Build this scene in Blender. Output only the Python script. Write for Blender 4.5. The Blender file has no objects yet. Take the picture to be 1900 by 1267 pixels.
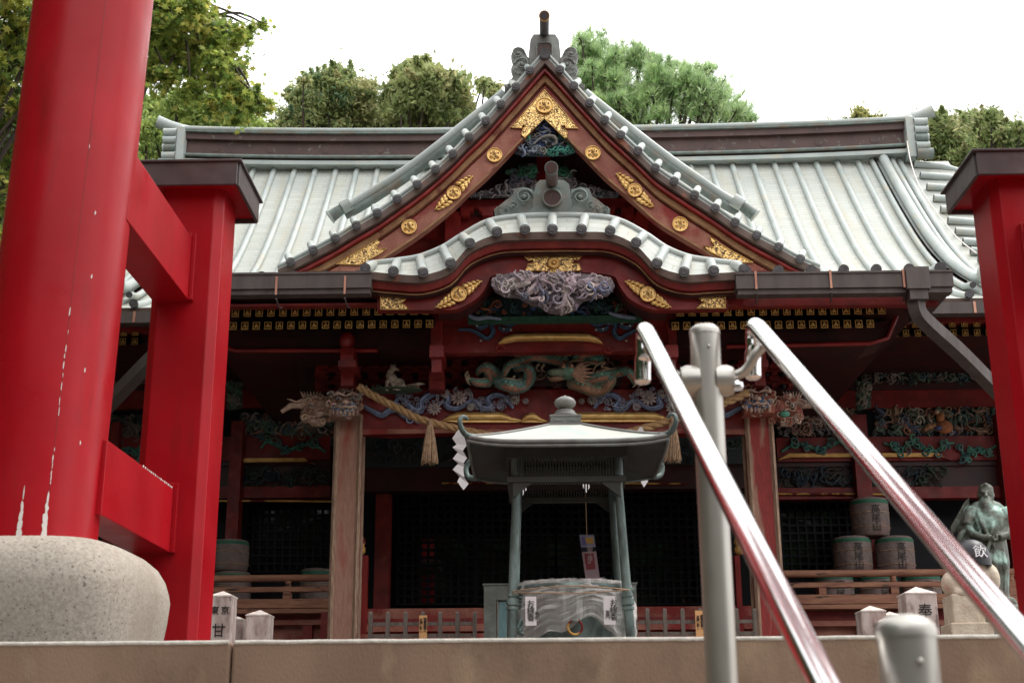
import bpy, bmesh, math, random
from mathutils import Vector, Matrix, noise
random.seed(7)
SC = bpy.context.scene
COL = SC.collection
rad = math.radians

# ------------------------------------------------------------------ camera
PITCH, YAW, ROLL, FPX = rad(17.1), rad(0.986), rad(0.35), 2500.0
_F = Vector((-math.sin(YAW)*math.cos(PITCH), math.cos(YAW)*math.cos(PITCH), math.sin(PITCH)))
_R0 = Vector((math.cos(YAW), math.sin(YAW), 0)); _U0 = _R0.cross(_F)
_R = _R0*math.cos(ROLL) - _U0*math.sin(ROLL); _U = _U0*math.cos(ROLL) + _R0*math.sin(ROLL)
cd = bpy.data.cameras.new('camera'); cam = bpy.data.objects.new('camera', cd); COL.objects.link(cam)
cam.matrix_world = Matrix(((_R.x, _U.x, -_F.x, 0), (_R.y, _U.y, -_F.y, 0), (_R.z, _U.z, -_F.z, 0), (0, 0, 0, 1)))
cd.sensor_width = 36; cd.lens = 36*FPX/1900; cd.clip_end = 600; cd.clip_start = 0.05
cd.dof.use_dof = True; cd.dof.focus_distance = 12.0; cd.dof.aperture_fstop = 6.3
SC.camera = cam

def P(x, y, Y):
    """point at distance Y (metres ahead) seen at photo position x, y (surveying helper)"""
    d = _F + _R*((x-950)/FPX) - _U*((y-633.5)/FPX)
    return d*(Y/d.y)

# ------------------------------------------------------------------ world, sun, exposure
SUN_EL, SUN_AZ = rad(58), rad(62)       # azimuth clockwise from +Y
w = bpy.data.worlds.new('World'); SC.world = w; w.use_nodes = True
nt = w.node_tree; nt.nodes.clear()
N = nt.nodes.new; L = nt.links.new
out = N('ShaderNodeOutputWorld'); bg = N('ShaderNodeBackground'); L(bg.outputs[0], out.inputs[0])
bg.inputs[1].default_value = 0.1
sky = N('ShaderNodeTexSky'); sky.sky_type = 'NISHITA'; sky.sun_disc = False
sky.sun_elevation = SUN_EL; sky.sun_rotation = SUN_AZ; sky.air_density = 1.0; sky.dust_density = 3.0
tc = N('ShaderNodeTexCoord'); sx = N('ShaderNodeSeparateXYZ'); L(tc.outputs['Generated'], sx.inputs[0])
mz = N('ShaderNodeMath'); mz.operation = 'MAXIMUM'; L(sx.outputs[2], mz.inputs[0]); mz.inputs[1].default_value = 0
ma = N('ShaderNodeMath'); ma.operation = 'MULTIPLY_ADD'; L(mz.outputs[0], ma.inputs[0]); ma.inputs[1].default_value = 9.0; ma.inputs[2].default_value = 12.5
cn = N('ShaderNodeTexNoise'); cn.inputs['Scale'].default_value = 1.8; cn.inputs['Detail'].default_value = 5; L(tc.outputs['Generated'], cn.inputs['Vector'])
cm = N('ShaderNodeMath'); cm.operation = 'MULTIPLY_ADD'; L(cn.outputs[0], cm.inputs[0]); cm.inputs[1].default_value = 0.5; cm.inputs[2].default_value = 0.78
cmul = N('ShaderNodeMath'); cmul.operation = 'MULTIPLY'; L(ma.outputs[0], cmul.inputs[0]); L(cm.outputs[0], cmul.inputs[1])
cl = N('ShaderNodeCombineColor'); L(cmul.outputs[0], cl.inputs[0]); L(cmul.outputs[0], cl.inputs[1]); L(cmul.outputs[0], cl.inputs[2])
mx = N('ShaderNodeMix'); mx.data_type = 'RGBA'; mx.inputs[0].default_value = 0.88
L(sky.outputs[0], mx.inputs[6]); L(cl.outputs[0], mx.inputs[7]); L(mx.outputs[2], bg.inputs[0])
sd = bpy.data.lights.new('sun', 'SUN'); sd.energy = 1.4; sd.angle = rad(18); sd.color = (1, .96, .9)
so = bpy.data.objects.new('sun', sd); COL.objects.link(so)
sdir = Vector((math.sin(SUN_AZ)*math.cos(SUN_EL), math.cos(SUN_AZ)*math.cos(SUN_EL), math.sin(SUN_EL)))
so.rotation_euler = sdir.to_track_quat('Z', 'Y').to_euler()
SC.view_settings.view_transform = 'Standard'; SC.view_settings.look = 'None'; SC.view_settings.gamma = 1
SC.view_settings.exposure = 0.5
SC.cycles.max_bounces = 6; SC.cycles.diffuse_bounces = 3; SC.cycles.glossy_bounces = 3; SC.cycles.transparent_max_bounces = 12
SC.cycles.use_denoising = True

# ------------------------------------------------------------------ materials
def mat(name, c1, c2=None, scale=4, rough=.6, metal=0, bump=0, bscale=None, stretch=(1, 1, 1), lo=.35, hi=.65,
        c3=None, s3=1.2, lo3=.5, hi3=.7, c4=None, s4=1.0, lo4=.5, hi4=.75, st4=(1, 1, .4), attr=False, spec=.5, detail=6, bdist=.02, coat=0, rvar=0):
    m = bpy.data.materials.new(name); m.use_nodes = True
    n = m.node_tree; b = n.nodes['Principled BSDF']; A = n.nodes.new; K = n.links.new
    b.inputs['Roughness'].default_value = rough; b.inputs['Metallic'].default_value = metal
    b.inputs['Specular IOR Level'].default_value = spec; b.inputs['Coat Weight'].default_value = coat
    t = A('ShaderNodeTexCoord'); mp = A('ShaderNodeMapping'); K(t.outputs['Object'], mp.inputs[0]); mp.inputs['Scale'].default_value = stretch
    def nz(sc, dt=detail):
        q = A('ShaderNodeTexNoise'); q.inputs['Scale'].default_value = sc; q.inputs['Detail'].default_value = dt; K(mp.outputs[0], q.inputs['Vector']); return q
    def ramp(src, a, z):
        r = A('ShaderNodeMapRange'); K(src, r.inputs[0]); r.inputs[1].default_value = a; r.inputs[2].default_value = z; return r.outputs[0]
    if attr:
        at = A('ShaderNodeAttribute'); at.attribute_name = 'Col'
        q = nz(scale); mm = A('ShaderNodeMix'); mm.data_type = 'RGBA'; mm.blend_type = 'MULTIPLY'; mm.inputs[0].default_value = 1
        K(at.outputs['Color'], mm.inputs[6])
        vv = A('ShaderNodeMapRange'); K(q.outputs[0], vv.inputs[0]); vv.inputs[1].default_value = .3; vv.inputs[2].default_value = .7
        vv.inputs[3].default_value = .75; vv.inputs[4].default_value = 1.5
        K(vv.outputs[0], mm.inputs[7]); csock = mm.outputs[2]
    else:
        b.inputs['Base Color'].default_value = (*c1, 1); csock = None
        if c2:
            q = nz(scale); mm = A('ShaderNodeMix'); mm.data_type = 'RGBA'
            K(ramp(q.outputs[0], lo, hi), mm.inputs[0]); mm.inputs[6].default_value = (*c1, 1); mm.inputs[7].default_value = (*c2, 1); csock = mm.outputs[2]
    if c3:
        q3 = nz(s3); m3 = A('ShaderNodeMix'); m3.data_type = 'RGBA'; K(ramp(q3.outputs[0], lo3, hi3), m3.inputs[0])
        if csock: K(csock, m3.inputs[6])
        else: m3.inputs[6].default_value = (*c1, 1)
        m3.inputs[7].default_value = (*c3, 1); csock = m3.outputs[2]
    if c4:
        mp4 = A('ShaderNodeMapping'); K(t.outputs['Object'], mp4.inputs[0]); mp4.inputs['Scale'].default_value = st4
        q4_ = A('ShaderNodeTexNoise'); q4_.inputs['Scale'].default_value = s4; q4_.inputs['Detail'].default_value = 8; q4_.inputs['Roughness'].default_value = .65; K(mp4.outputs[0], q4_.inputs['Vector'])
        m4 = A('ShaderNodeMix'); m4.data_type = 'RGBA'; K(ramp(q4_.outputs[0], lo4, hi4), m4.inputs[0])
        if csock: K(csock, m4.inputs[6])
        else: m4.inputs[6].default_value = (*c1, 1)
        m4.inputs[7].default_value = (*c4, 1); csock = m4.outputs[2]
    if csock: K(csock, b.inputs['Base Color'])
    if rvar:
        q4 = nz(scale*1.7); r = A('ShaderNodeMapRange'); K(q4.outputs[0], r.inputs[0]); r.inputs[1].default_value = .3; r.inputs[2].default_value = .7
        r.inputs[3].default_value = max(0, rough-rvar); r.inputs[4].default_value = min(1, rough+rvar); K(r.outputs[0], b.inputs['Roughness'])
    if bump:
        qb = nz(bscale or scale*3); bp = A('ShaderNodeBump'); bp.inputs['Strength'].default_value = bump; bp.inputs['Distance'].default_value = bdist
        K(qb.outputs[0], bp.inputs['Height']); K(bp.outputs[0], b.inputs['Normal'])
    return m

M = {}
M['red'] = mat('vermilion_paint', (.40, .006, .013), (.33, .005, .010), 2.2, .34, bump=.08, bscale=9, c3=(.35, .010, .016), s3=5, lo3=.55, hi3=.85, c4=(.20, .010, .010), s4=3.0, lo4=.56, hi4=.85, st4=(2.5, 2.5, .35), rvar=.08, spec=.24)
M['red_cap'] = mat('dark_copper_cap', (.10, .078, .075), (.065, .05, .05), 6, .42, bump=.1, rvar=.1)
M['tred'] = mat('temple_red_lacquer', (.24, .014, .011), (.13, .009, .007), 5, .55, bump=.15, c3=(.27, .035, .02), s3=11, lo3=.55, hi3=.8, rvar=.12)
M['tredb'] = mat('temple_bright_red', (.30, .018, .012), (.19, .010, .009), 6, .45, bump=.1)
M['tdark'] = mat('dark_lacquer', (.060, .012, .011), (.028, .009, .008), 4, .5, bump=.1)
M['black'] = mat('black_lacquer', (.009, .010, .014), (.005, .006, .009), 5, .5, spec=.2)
M['wood'] = mat('weathered_red_wood', (.38, .16, .11), (.25, .075, .05), 5, .7, stretch=(1, 1, 1), bump=.3, bscale=40, c3=(.24, .02, .015), s3=3, lo3=.5, hi3=.62)
M['postwood'] = mat('peeled_post_wood', (.38, .205, .145), (.30, .145, .10), 14, .75, stretch=(3, 3, .6), bump=.3, bscale=30, c3=(.30, .075, .05), s3=2.2, lo3=.57, hi3=.70)
M['postred'] = mat('worn_red_lacquer_post', (.33, .025, .018), (.22, .018, .014), 14, .6, stretch=(4, 4, .6), bump=.3, bscale=30, c3=(.36, .19, .13), s3=2.0, lo3=.52, hi3=.60)
M['edge'] = mat('bare_edge_wood', (.42, .28, .19), (.22, .13, .09), 20, .8, stretch=(4, 4, .5), bump=.3)
M['tan'] = mat('tan_plank', (.36, .20, .09), (.24, .11, .05), 8, .7, bump=.2, c3=(.16, .04, .02), s3=6, lo3=.55, hi3=.7)
M['fascia'] = mat('brown_copper_edge', (.15, .10, .08), (.09, .055, .045), 7, .6, bump=.2, c3=(.34, .12, .06), s3=7, lo3=.58, hi3=.72)
M['gutter'] = mat('brown_gutter', (.10, .078, .070), (.070, .052, .047), 3, .6, stretch=(3, 3, .7), bump=.05, rvar=.1)
M['copper'] = mat('new_copper_strap', (.50, .25, .17), (.38, .17, .12), 9, .4, metal=.5)
M['darktube'] = mat('dark_brown_tube', (.06, .052, .055), (.045, .038, .038), 8, .5)
M['cap'] = mat('tile_end_disc', (.085, .08, .085), (.055, .048, .05), 18, .6, bump=.4, bscale=60)
M['rib'] = mat('patina_tube', (.43, .47, .45), (.35, .39, .375), 3, .5, stretch=(1, 1, 1), c3=(.46, .42, .32), s3=5, lo3=.52, hi3=.8, c4=(.32, .36, .34), s4=4, lo4=.5, hi4=.8, st4=(1, 1, 1), rvar=.1)
M['patina'] = mat('dark_patina', (.19, .235, .215), (.125, .15, .135), 9, .6, bump=.2, c3=(.20, .15, .11), s3=4, lo3=.5, hi3=.7, rvar=.1)
M['oni'] = mat('grey_bronze_ornament', (.20, .20, .185), (.13, .125, .11), 7, .55, bump=.2, c3=(.30, .34, .31), s3=4, lo3=.5, hi3=.75)
M['ridgebrown'] = mat('ridge_brown', (.095, .050, .042), (.065, .034, .03), 4, .6, bump=.1, c3=(.2, .2, .17), s3=14, lo3=.62, hi3=.8)
M['gold'] = mat('gold_leaf', (.92, .62, .24), (.74, .44, .14), 14, .36, metal=.6, bump=.25, bscale=60, bdist=.01)
M['golddim'] = mat('worn_gold', (.72, .42, .12), (.52, .27, .06), 10, .42, metal=.3, bump=.2, bscale=30, c3=(.16, .012, .01), s3=3.2, lo3=.56, hi3=.60)
M['carve'] = mat('painted_carving', (1, 1, 1), scale=26, rough=.75, attr=True, bump=.35, bscale=70, bdist=.01)
M['granite'] = mat('granite', (.42, .37, .31), (.31, .27, .225), 60, .85, bump=.3, bscale=90, c3=(.15, .12, .10), s3=75, lo3=.60, hi3=.68, c4=(.25, .20, .15), s4=2.4, lo4=.50, hi4=.78, st4=(1, 1, .7), bdist=.008)
M['kerb'] = mat('sawn_brown_stone', (.29, .195, .135), (.215, .14, .097), 3.0, .9, stretch=(1, 1, .6), bump=.45, bscale=120, c3=(.37, .27, .18), s3=6, lo3=.56, hi3=.75, c4=(.12, .085, .06), s4=2.6, lo4=.52, hi4=.78, st4=(1, 1, .8), bdist=.006)
M['kerbtop'] = mat('kerb_light_edge', (.60, .56, .50), (.45, .42, .37), 30, .85, bump=.3, bscale=100)
M['ground'] = mat('ground_gravel', (.13, .12, .11), (.09, .085, .08), 5, .95, bump=.4, bscale=60)
M['paving'] = mat('grey_paving', (.17, .155, .14), (.12, .11, .10), 3, .85, bump=.3, bscale=50)
M['postston'] = mat('weathered_white_stone', (.62, .53, .49), (.40, .29, .26), 16, .85, stretch=(1, 1, .4), bump=.5, bscale=60, bdist=.008, c3=(.24, .17, .155), s3=22, lo3=.54, hi3=.68)
M['stoneT'] = mat('pale_stone_top', (.74, .66, .60), (.6, .5, .45), 30, .85, bump=.3)
M['beige'] = mat('beige_stone', (.66, .57, .45), (.52, .43, .33), 12, .85, bump=.4, bscale=50, c3=(.55, .30, .25), s3=10, lo3=.62, hi3=.75)
M['steel'] = mat('painted_steel', (.46, .44, .40), (.42, .40, .365), 5, .38, metal=.75, rvar=.05)
M['chrome'] = mat('polished_steel', (.86, .84, .84), None, 4, .13, metal=1)
M['underdark'] = mat('dark_bronze', (.050, .050, .040), (.035, .033, .027), 6, .6)  # darker bronze for the canopy underside and its frame
M['bronze'] = mat('green_bronze', (.115, .155, .145), (.07, .09, .08), 11, .5, metal=.35, bump=.3, bscale=40, c3=(.26, .35, .33), s3=5, lo3=.52, hi3=.7, rvar=.12, stretch=(1, 1, .5))
M['bronzelt'] = mat('pale_bronze_roof', (.60, .60, .52), (.50, .52, .46), 5, .5, bump=.1, c3=(.42, .50, .48), s3=3, lo3=.5, hi3=.7)
M['bluebox'] = mat('blue_patina_panel', (.22, .40, .42), (.14, .24, .25), 12, .6, bump=.3, c3=(.10, .13, .13), s3=6, lo3=.52, hi3=.66, stretch=(1, 1, .4))
M['greybox'] = mat('grey_patina_box', (.22, .25, .22), (.15, .16, .14), 9, .6, bump=.3, c3=(.26, .20, .15), s3=5, lo3=.5, hi3=.7)
M['statue'] = mat('statue_bronze', (.13, .145, .115), (.08, .08, .062), 10, .5, metal=.3, bump=.4, bscale=35, c3=(.30, .44, .38), s3=5.5, lo3=.52, hi3=.68)
M['rope'] = mat('straw_rope', (.50, .31, .15), (.36, .21, .09), 30, .85, bump=.6, bscale=120, bdist=.006)
M['straw'] = mat('straw_tassel', (.46, .31, .19), (.32, .20, .12), 30, .85, bump=.3)
M['paper'] = mat('white_paper', (.78, .74, .74), (.70, .66, .66), 6, .8)
M['ink'] = mat('black_ink', (.02, .018, .018), rough=.6)
M['barrel'] = mat('straw_barrel_wrap', (.23, .175, .155), (.17, .125, .112), 12, .8, bump=.4, c3=(.20, .075, .065), s3=4, lo3=.58, hi3=.72)
M['green'] = mat('green_band', (.03, .16, .09), (.02, .10, .06), 10, .7)
M['fencew'] = mat('grey_fence_wood', (.17, .13, .11), (.11, .085, .07), 20, .8, bump=.4, stretch=(1, 1, .3))
M['plaque'] = mat('new_cedar_plaque', (.78, .42, .18), (.66, .33, .13), 12, .6, stretch=(1, 1, .2))
M['railwood'] = mat('rail_wood', (.36, .17, .10), (.24, .10, .06), 8, .75, stretch=(.5, 1, 3), bump=.3, c3=(.05, .03, .025), s3=9, lo3=.62, hi3=.68)
M['white'] = mat('white_flaked_primer', (.72, .66, .62), rough=.8)
M['bark'] = mat('tree_bark', (.07, .05, .035), (.04, .03, .022), 9, .9, bump=.6, stretch=(1, 1, .3))

def leafmat(name, trans=.5, rough=.55):
    m = bpy.data.materials.new(name); m.use_nodes = True
    n = m.node_tree; b = n.nodes['Principled BSDF']; at = n.nodes.new('ShaderNodeAttribute'); at.attribute_name = 'Col'
    n.links.new(at.outputs['Color'], b.inputs['Base Color']); b.inputs['Roughness'].default_value = rough
    b.inputs['Specular IOR Level'].default_value = .3
    tr = n.nodes.new('ShaderNodeBsdfTranslucent'); n.links.new(at.outputs['Color'], tr.inputs[0])
    mx = n.nodes.new('ShaderNodeMixShader'); mx.inputs[0].default_value = trans
    n.links.new(b.outputs[0], mx.inputs[1]); n.links.new(tr.outputs[0], mx.inputs[2])
    n.links.new(mx.outputs[0], n.nodes['Material Output'].inputs[0]); return m
M['leaf'] = leafmat('leaf_foliage')

def roofmat():
    m = bpy.data.materials.new('copper_sheet_roof'); m.use_nodes = True
    n = m.node_tree; b = n.nodes['Principled BSDF']; A = n.nodes.new; K = n.links.new
    uv = A('ShaderNodeUVMap'); br = A('ShaderNodeTexBrick'); K(uv.outputs[0], br.inputs[0])
    br.inputs['Color1'].default_value = (.49, .50, .455, 1); br.inputs['Color2'].default_value = (.42, .44, .405, 1)
    br.inputs['Mortar'].default_value = (.38, .36, .31, 1); br.inputs['Scale'].default_value = 1
    br.inputs['Mortar Size'].default_value = .0045; br.inputs['Mortar Smooth'].default_value = .4
    br.inputs['Brick Width'].default_value = .27; br.inputs['Row Height'].default_value = .075
    nz = A('ShaderNodeTexNoise'); nz.inputs['Scale'].default_value = 1.4; nz.inputs['Detail'].default_value = 6; K(uv.outputs[0], nz.inputs['Vector'])
    mr = A('ShaderNodeMapRange'); K(nz.outputs[0], mr.inputs[0]); mr.inputs[1].default_value = .35; mr.inputs[2].default_value = .7
    mm = A('ShaderNodeMix'); mm.data_type = 'RGBA'; K(mr.outputs[0], mm.inputs[0]); K(br.outputs[0], mm.inputs[6])
    mm.inputs[7].default_value = (.42, .465, .44, 1)
    m2 = A('ShaderNodeMix'); m2.data_type = 'RGBA'; m2.inputs[0].default_value = .45; K(br.outputs[0], m2.inputs[6]); K(mm.outputs[2], m2.inputs[7])
    mp = A('ShaderNodeMapping'); K(uv.outputs[0], mp.inputs[0]); mp.inputs['Scale'].default_value = (5, .5, 1)
    n5 = A('ShaderNodeTexNoise'); n5.inputs['Scale'].default_value = 1.6; n5.inputs['Detail'].default_value = 7; K(mp.outputs[0], n5.inputs['Vector'])
    r5 = A('ShaderNodeMapRange'); K(n5.outputs[0], r5.inputs[0]); r5.inputs[1].default_value = .48; r5.inputs[2].default_value = .8; r5.inputs[4].default_value = .8
    m5 = A('ShaderNodeMix'); m5.data_type = 'RGBA'; K(r5.outputs[0], m5.inputs[0]); K(m2.outputs[2], m5.inputs[6]); m5.inputs[7].default_value = (.42, .39, .30, 1)
    K(m5.outputs[2], b.inputs['Base Color']); b.inputs['Roughness'].default_value = .62; b.inputs['Specular IOR Level'].default_value = .25
    bp = A('ShaderNodeBump'); bp.inputs['Strength'].default_value = .5; bp.inputs['Distance'].default_value = .01; bp.invert = True
    K(br.outputs['Fac'], bp.inputs['Height']); K(bp.outputs[0], b.inputs['Normal']); return m
M['roof'] = roofmat()

def goldpierced():
    m = bpy.data.materials.new('pierced_gold'); m.use_nodes = True
    n = m.node_tree; b = n.nodes['Principled BSDF']; A = n.nodes.new; K = n.links.new
    t = A('ShaderNodeTexCoord'); q = A('ShaderNodeTexNoise'); K(t.outputs['Object'], q.inputs['Vector']); q.inputs['Scale'].default_value = 30; q.inputs['Detail'].default_value = 1
    q.inputs['Distortion'].default_value = 2.5
    mr = A('ShaderNodeMapRange'); K(q.outputs[0], mr.inputs[0]); mr.inputs[1].default_value = .44; mr.inputs[2].default_value = .50
    mm = A('ShaderNodeMix'); mm.data_type = 'RGBA'; K(mr.outputs[0], mm.inputs[0]); mm.inputs[6].default_value = (.12, .06, .02, 1); mm.inputs[7].default_value = (.92, .62, .24, 1)
    K(mm.outputs[2], b.inputs['Base Color']); K(mr.outputs[0], b.inputs['Metallic']); b.inputs['Roughness'].default_value = .35
    bp = A('ShaderNodeBump'); bp.inputs['Strength'].default_value = .7; bp.inputs['Distance'].default_value = .01; K(q.outputs[0], bp.inputs['Height']); K(bp.outputs[0], b.inputs['Normal'])
    return m
M['goldp'] = goldpierced()

def simple(name, col, rough=.5, metal=0, alpha=1):
    m = bpy.data.materials.new(name); m.use_nodes = True; b = m.node_tree.nodes['Principled BSDF']
    b.inputs['Base Color'].default_value = (*col, 1); b.inputs['Roughness'].default_value = rough; b.inputs['Metallic'].default_value = metal; b.inputs['Alpha'].default_value = alpha
    return m
M['glass'] = simple('dark_glass_pane', (.01, .012, .016), .04)

def plastic():
    m = bpy.data.materials.new('clear_plastic_sheet'); m.use_nodes = True
    n = m.node_tree; A = n.nodes.new; K = n.links.new; o = n.nodes['Material Output']; b = n.nodes['Principled BSDF']
    b.inputs['Base Color'].default_value = (.80, .76, .72, 1); b.inputs['Roughness'].default_value = .2
    t = A('ShaderNodeBsdfTransparent'); t.inputs[0].default_value = (.93, .92, .9, 1); f = A('ShaderNodeLayerWeight'); f.inputs[0].default_value = .45
    r = A('ShaderNodeMapRange'); K(f.outputs['Facing'], r.inputs[0]); r.inputs[3].default_value = .30; r.inputs[4].default_value = .88
    x = A('ShaderNodeMixShader'); K(r.outputs[0], x.inputs[0]); K(t.outputs[0], x.inputs[1]); K(b.outputs[0], x.inputs[2]); K(x.outputs[0], o.inputs[0]); return m
M['plastic'] = plastic()

# ------------------------------------------------------------------ mesh tools
WL = {}
class MB:
    def __init__(s): s.v = []; s.f = []; s.m = []; s.c = []; s.u = []; s.s = []
    def add(s, vs, fs, mi=0, col=(1, 1, 1), uv=None, smooth=False):
        b = len(s.v); s.v += [tuple(p) for p in vs]; s.u += (uv if uv else [(0, 0)]*len(vs))
        for q in fs: s.f.append([b+i for i in q]); s.m.append(mi); s.c.append(col); s.s.append(smooth)
    def box(s, c, d, mi=0, rot=None, col=(1, 1, 1), taper=1.0):
        hx, hy, hz = d[0]/2, d[1]/2, d[2]/2; vs = []
        for z in (-1, 1):
            k = taper if z > 0 else 1
            for x, y in ((-1, -1), (1, -1), (1, 1), (-1, 1)):
                p = Vector((x*hx*k, y*hy*k, z*hz))
                if rot is not None: p = rot @ p
                vs.append(p+Vector(c))
        s.add(vs, [(0, 3, 2, 1), (4, 5, 6, 7), (0, 1, 5, 4), (1, 2, 6, 5), (2, 3, 7, 6), (3, 0, 4, 7)], mi, col)
    def bx(s, x0, x1, y0, y1, z0, z1, mi=0, col=(1, 1, 1)):
        s.box(((x0+x1)/2, (y0+y1)/2, (z0+z1)/2), (abs(x1-x0), abs(y1-y0), abs(z1-z0)), mi, None, col)
    def pbox(s, x0, y0, x1, y1, Y, dy, mi=0, col=(1, 1, 1)):
        a = P(x0, y0, Y); b = P(x1, y1, Y); s.bx(min(a.x, b.x), max(a.x, b.x), Y, Y+dy, min(a.z, b.z), max(a.z, b.z), mi, col)
    def tube(s, pts, r, n=8, mi=0, col=(1, 1, 1), caps=True, flat=1.0, capmi=None, smooth=True):
        pts = [Vector(p) for p in pts]; k = len(pts)
        rr = r if isinstance(r, (list, tuple)) else [r]*k
        up = None; rings = []
        for i in range(k):
            t = (pts[min(i+1, k-1)]-pts[max(i-1, 0)]);
            if t.length < 1e-9: t = Vector((0, 0, 1))
            t.normalize()
            if up is None:
                a = Vector((0, 1, 0)) if abs(t.y) < .9 else Vector((0, 0, 1)); u = t.cross(a).normalized()
            else:
                u = up - t*up.dot(t)
                u = u.normalized() if u.length > 1e-6 else t.orthogonal().normalized()
            up = u; w_ = t.cross(u)
            rings.append([pts[i]+(u*math.cos(2*math.pi*j/n)+w_*math.sin(2*math.pi*j/n)*flat)*rr[i] for j in range(n)])
        vs = [p for q in rings for p in q]
        fs = [(i*n+j, i*n+(j+1) % n, (i+1)*n+(j+1) % n, (i+1)*n+j) for i in range(k-1) for j in range(n)]
        s.add(vs, fs, mi, col, None, smooth)
        if caps:
            cm_ = mi if capmi is None else capmi
            s.add(rings[0], [tuple(range(n-1, -1, -1))], cm_, col); s.add(rings[-1], [tuple(range(n))], cm_, col)
    def lathe(s, prof, c=(0, 0, 0), n=20, mi=0, col=(1, 1, 1), sq=None, smooth=True):
        vs = []
        for r, z in prof:
            for j in range(n):
                a = 2*math.pi*j/n; x, y = math.cos(a), math.sin(a)
                if sq: k = (abs(x)**sq+abs(y)**sq)**(-1/sq); x *= k; y *= k
                vs.append((c[0]+r*x, c[1]+r*y, c[2]+z))
        k = len(prof); fs = [(i*n+j, i*n+(j+1) % n, (i+1)*n+(j+1) % n, (i+1)*n+j) for i in range(k-1) for j in range(n)]
        s.add(vs, fs, mi, col, None, smooth)
        s.add(vs[:n], [tuple(range(n-1, -1, -1))], mi, col); s.add(vs[-n:], [tuple(range(n))], mi, col)
    def ball(s, c, r, n=10, mi=0, col=(1, 1, 1), rot=None):
        if not isinstance(r, (list, tuple)): r = (r, r, r)
        vs = []; k = max(4, n//2+1)
        for i in range(k+1):
            t = math.pi*i/k
            for j in range(n):
                a = 2*math.pi*j/n; p = Vector((r[0]*math.sin(t)*math.cos(a), r[1]*math.sin(t)*math.sin(a), r[2]*math.cos(t)))
                if rot is not None: p = rot @ p
                vs.append(p+Vector(c))
        s.add(vs, [(i*n+j, (i+1)*n+j, (i+1)*n+(j+1) % n, i*n+(j+1) % n) for i in range(k) for j in range(n)], mi, col, None, True)
    def prism(s, pts, dy, mi=0, col=(1, 1, 1), sidemi=None):
        """front outline (3D points facing -Y) given thickness along +Y"""
        n = len(pts); fr = [Vector(p) for p in pts]; bk = [p+Vector((0, dy, 0)) for p in fr]
        s.add(fr+bk, [tuple(range(n)), tuple(range(2*n-1, n-1, -1))], mi, col)
        s.add(fr+bk, [(i, n+i, n+(i+1) % n, (i+1) % n) for i in range(n)], mi if sidemi is None else sidemi, col)
    def band(s, top, bot, dy, mi=0, col=(1, 1, 1), sidemi=None):
        n = len(top); t = [Vector(p) for p in top]; b = [Vector(p) for p in bot]; o = Vector((0, dy, 0))
        sm = mi if sidemi is None else sidemi
        s.add(t+b, [(i, n+i, n+i+1, i+1) for i in range(n-1)], mi, col)
        s.add(t+[p+o for p in t], [(i, i+1, n+i+1, n+i) for i in range(n-1)], sm, col)
        s.add(b+[p+o for p in b], [(i, n+i, n+i+1, i+1) for i in range(n-1)], sm, col)
        s.add([p+o for p in t]+[p+o for p in b], [(i, i+1, n+i+1, n+i) for i in range(n-1)], sm, col)
        for i in (0, n-1): s.add([t[i], b[i], b[i]+o, t[i]+o], [(0, 1, 2, 3)], sm, col)
    def grid(s, rows, mi=0, col=(1, 1, 1), uv=None, smooth=True):
        n = len(rows[0]); k = len(rows)
        s.add([p for r in rows for p in r], [(i*n+j, i*n+j+1, (i+1)*n+j+1, (i+1)*n+j) for i in range(k-1) for j in range(n-1)], mi, col, uv, smooth)
    def build(s, name, mats, parent=None, bevel=0, remesh=0, smoothit=0, label=None, solid=0):
        if not isinstance(mats, (list, tuple)): mats = [mats]
        o = WL.get(parent, Vector((0, 0, 0))) if parent else Vector((0, 0, 0))
        me = bpy.data.meshes.new(name); me.from_pydata([(p[0]-o.x, p[1]-o.y, p[2]-o.z) for p in s.v], [], s.f)
        for m_ in mats: me.materials.append(M[m_] if isinstance(m_, str) else m_)
        me.polygons.foreach_set('material_index', s.m); me.polygons.foreach_set('use_smooth', s.s)
        uvl = me.uv_layers.new(name='UVMap'); fl = []
        for q in s.f:
            for i in q: fl += s.u[i]
        uvl.data.foreach_set('uv', fl)
        if any(c != (1, 1, 1) for c in s.c):
            ca = me.color_attributes.new('Col', 'FLOAT_COLOR', 'CORNER'); fl = []
            for q, c in zip(s.f, s.c): fl += [c[0], c[1], c[2], 1]*len(q)
            ca.data.foreach_set('color', fl)
        me.update()
        ob = bpy.data.objects.new(name, me); COL.objects.link(ob)
        if parent: ob.parent = parent; WL[ob] = o
        if label: ob['label'] = label
        if remesh:
            r = ob.modifiers.new('r', 'REMESH'); r.mode = 'VOXEL'; r.voxel_size = remesh; r.use_smooth_shade = True
        if smoothit:
            r = ob.modifiers.new('s', 'SMOOTH'); r.iterations = smoothit; r.factor = .5
        if solid:
            r = ob.modifiers.new('t', 'SOLIDIFY'); r.thickness = solid
        if bevel:
            r = ob.modifiers.new('b', 'BEVEL'); r.width = bevel; r.segments = 2; r.limit_method = 'ANGLE'; r.angle_limit = rad(40)
        return ob

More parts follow.
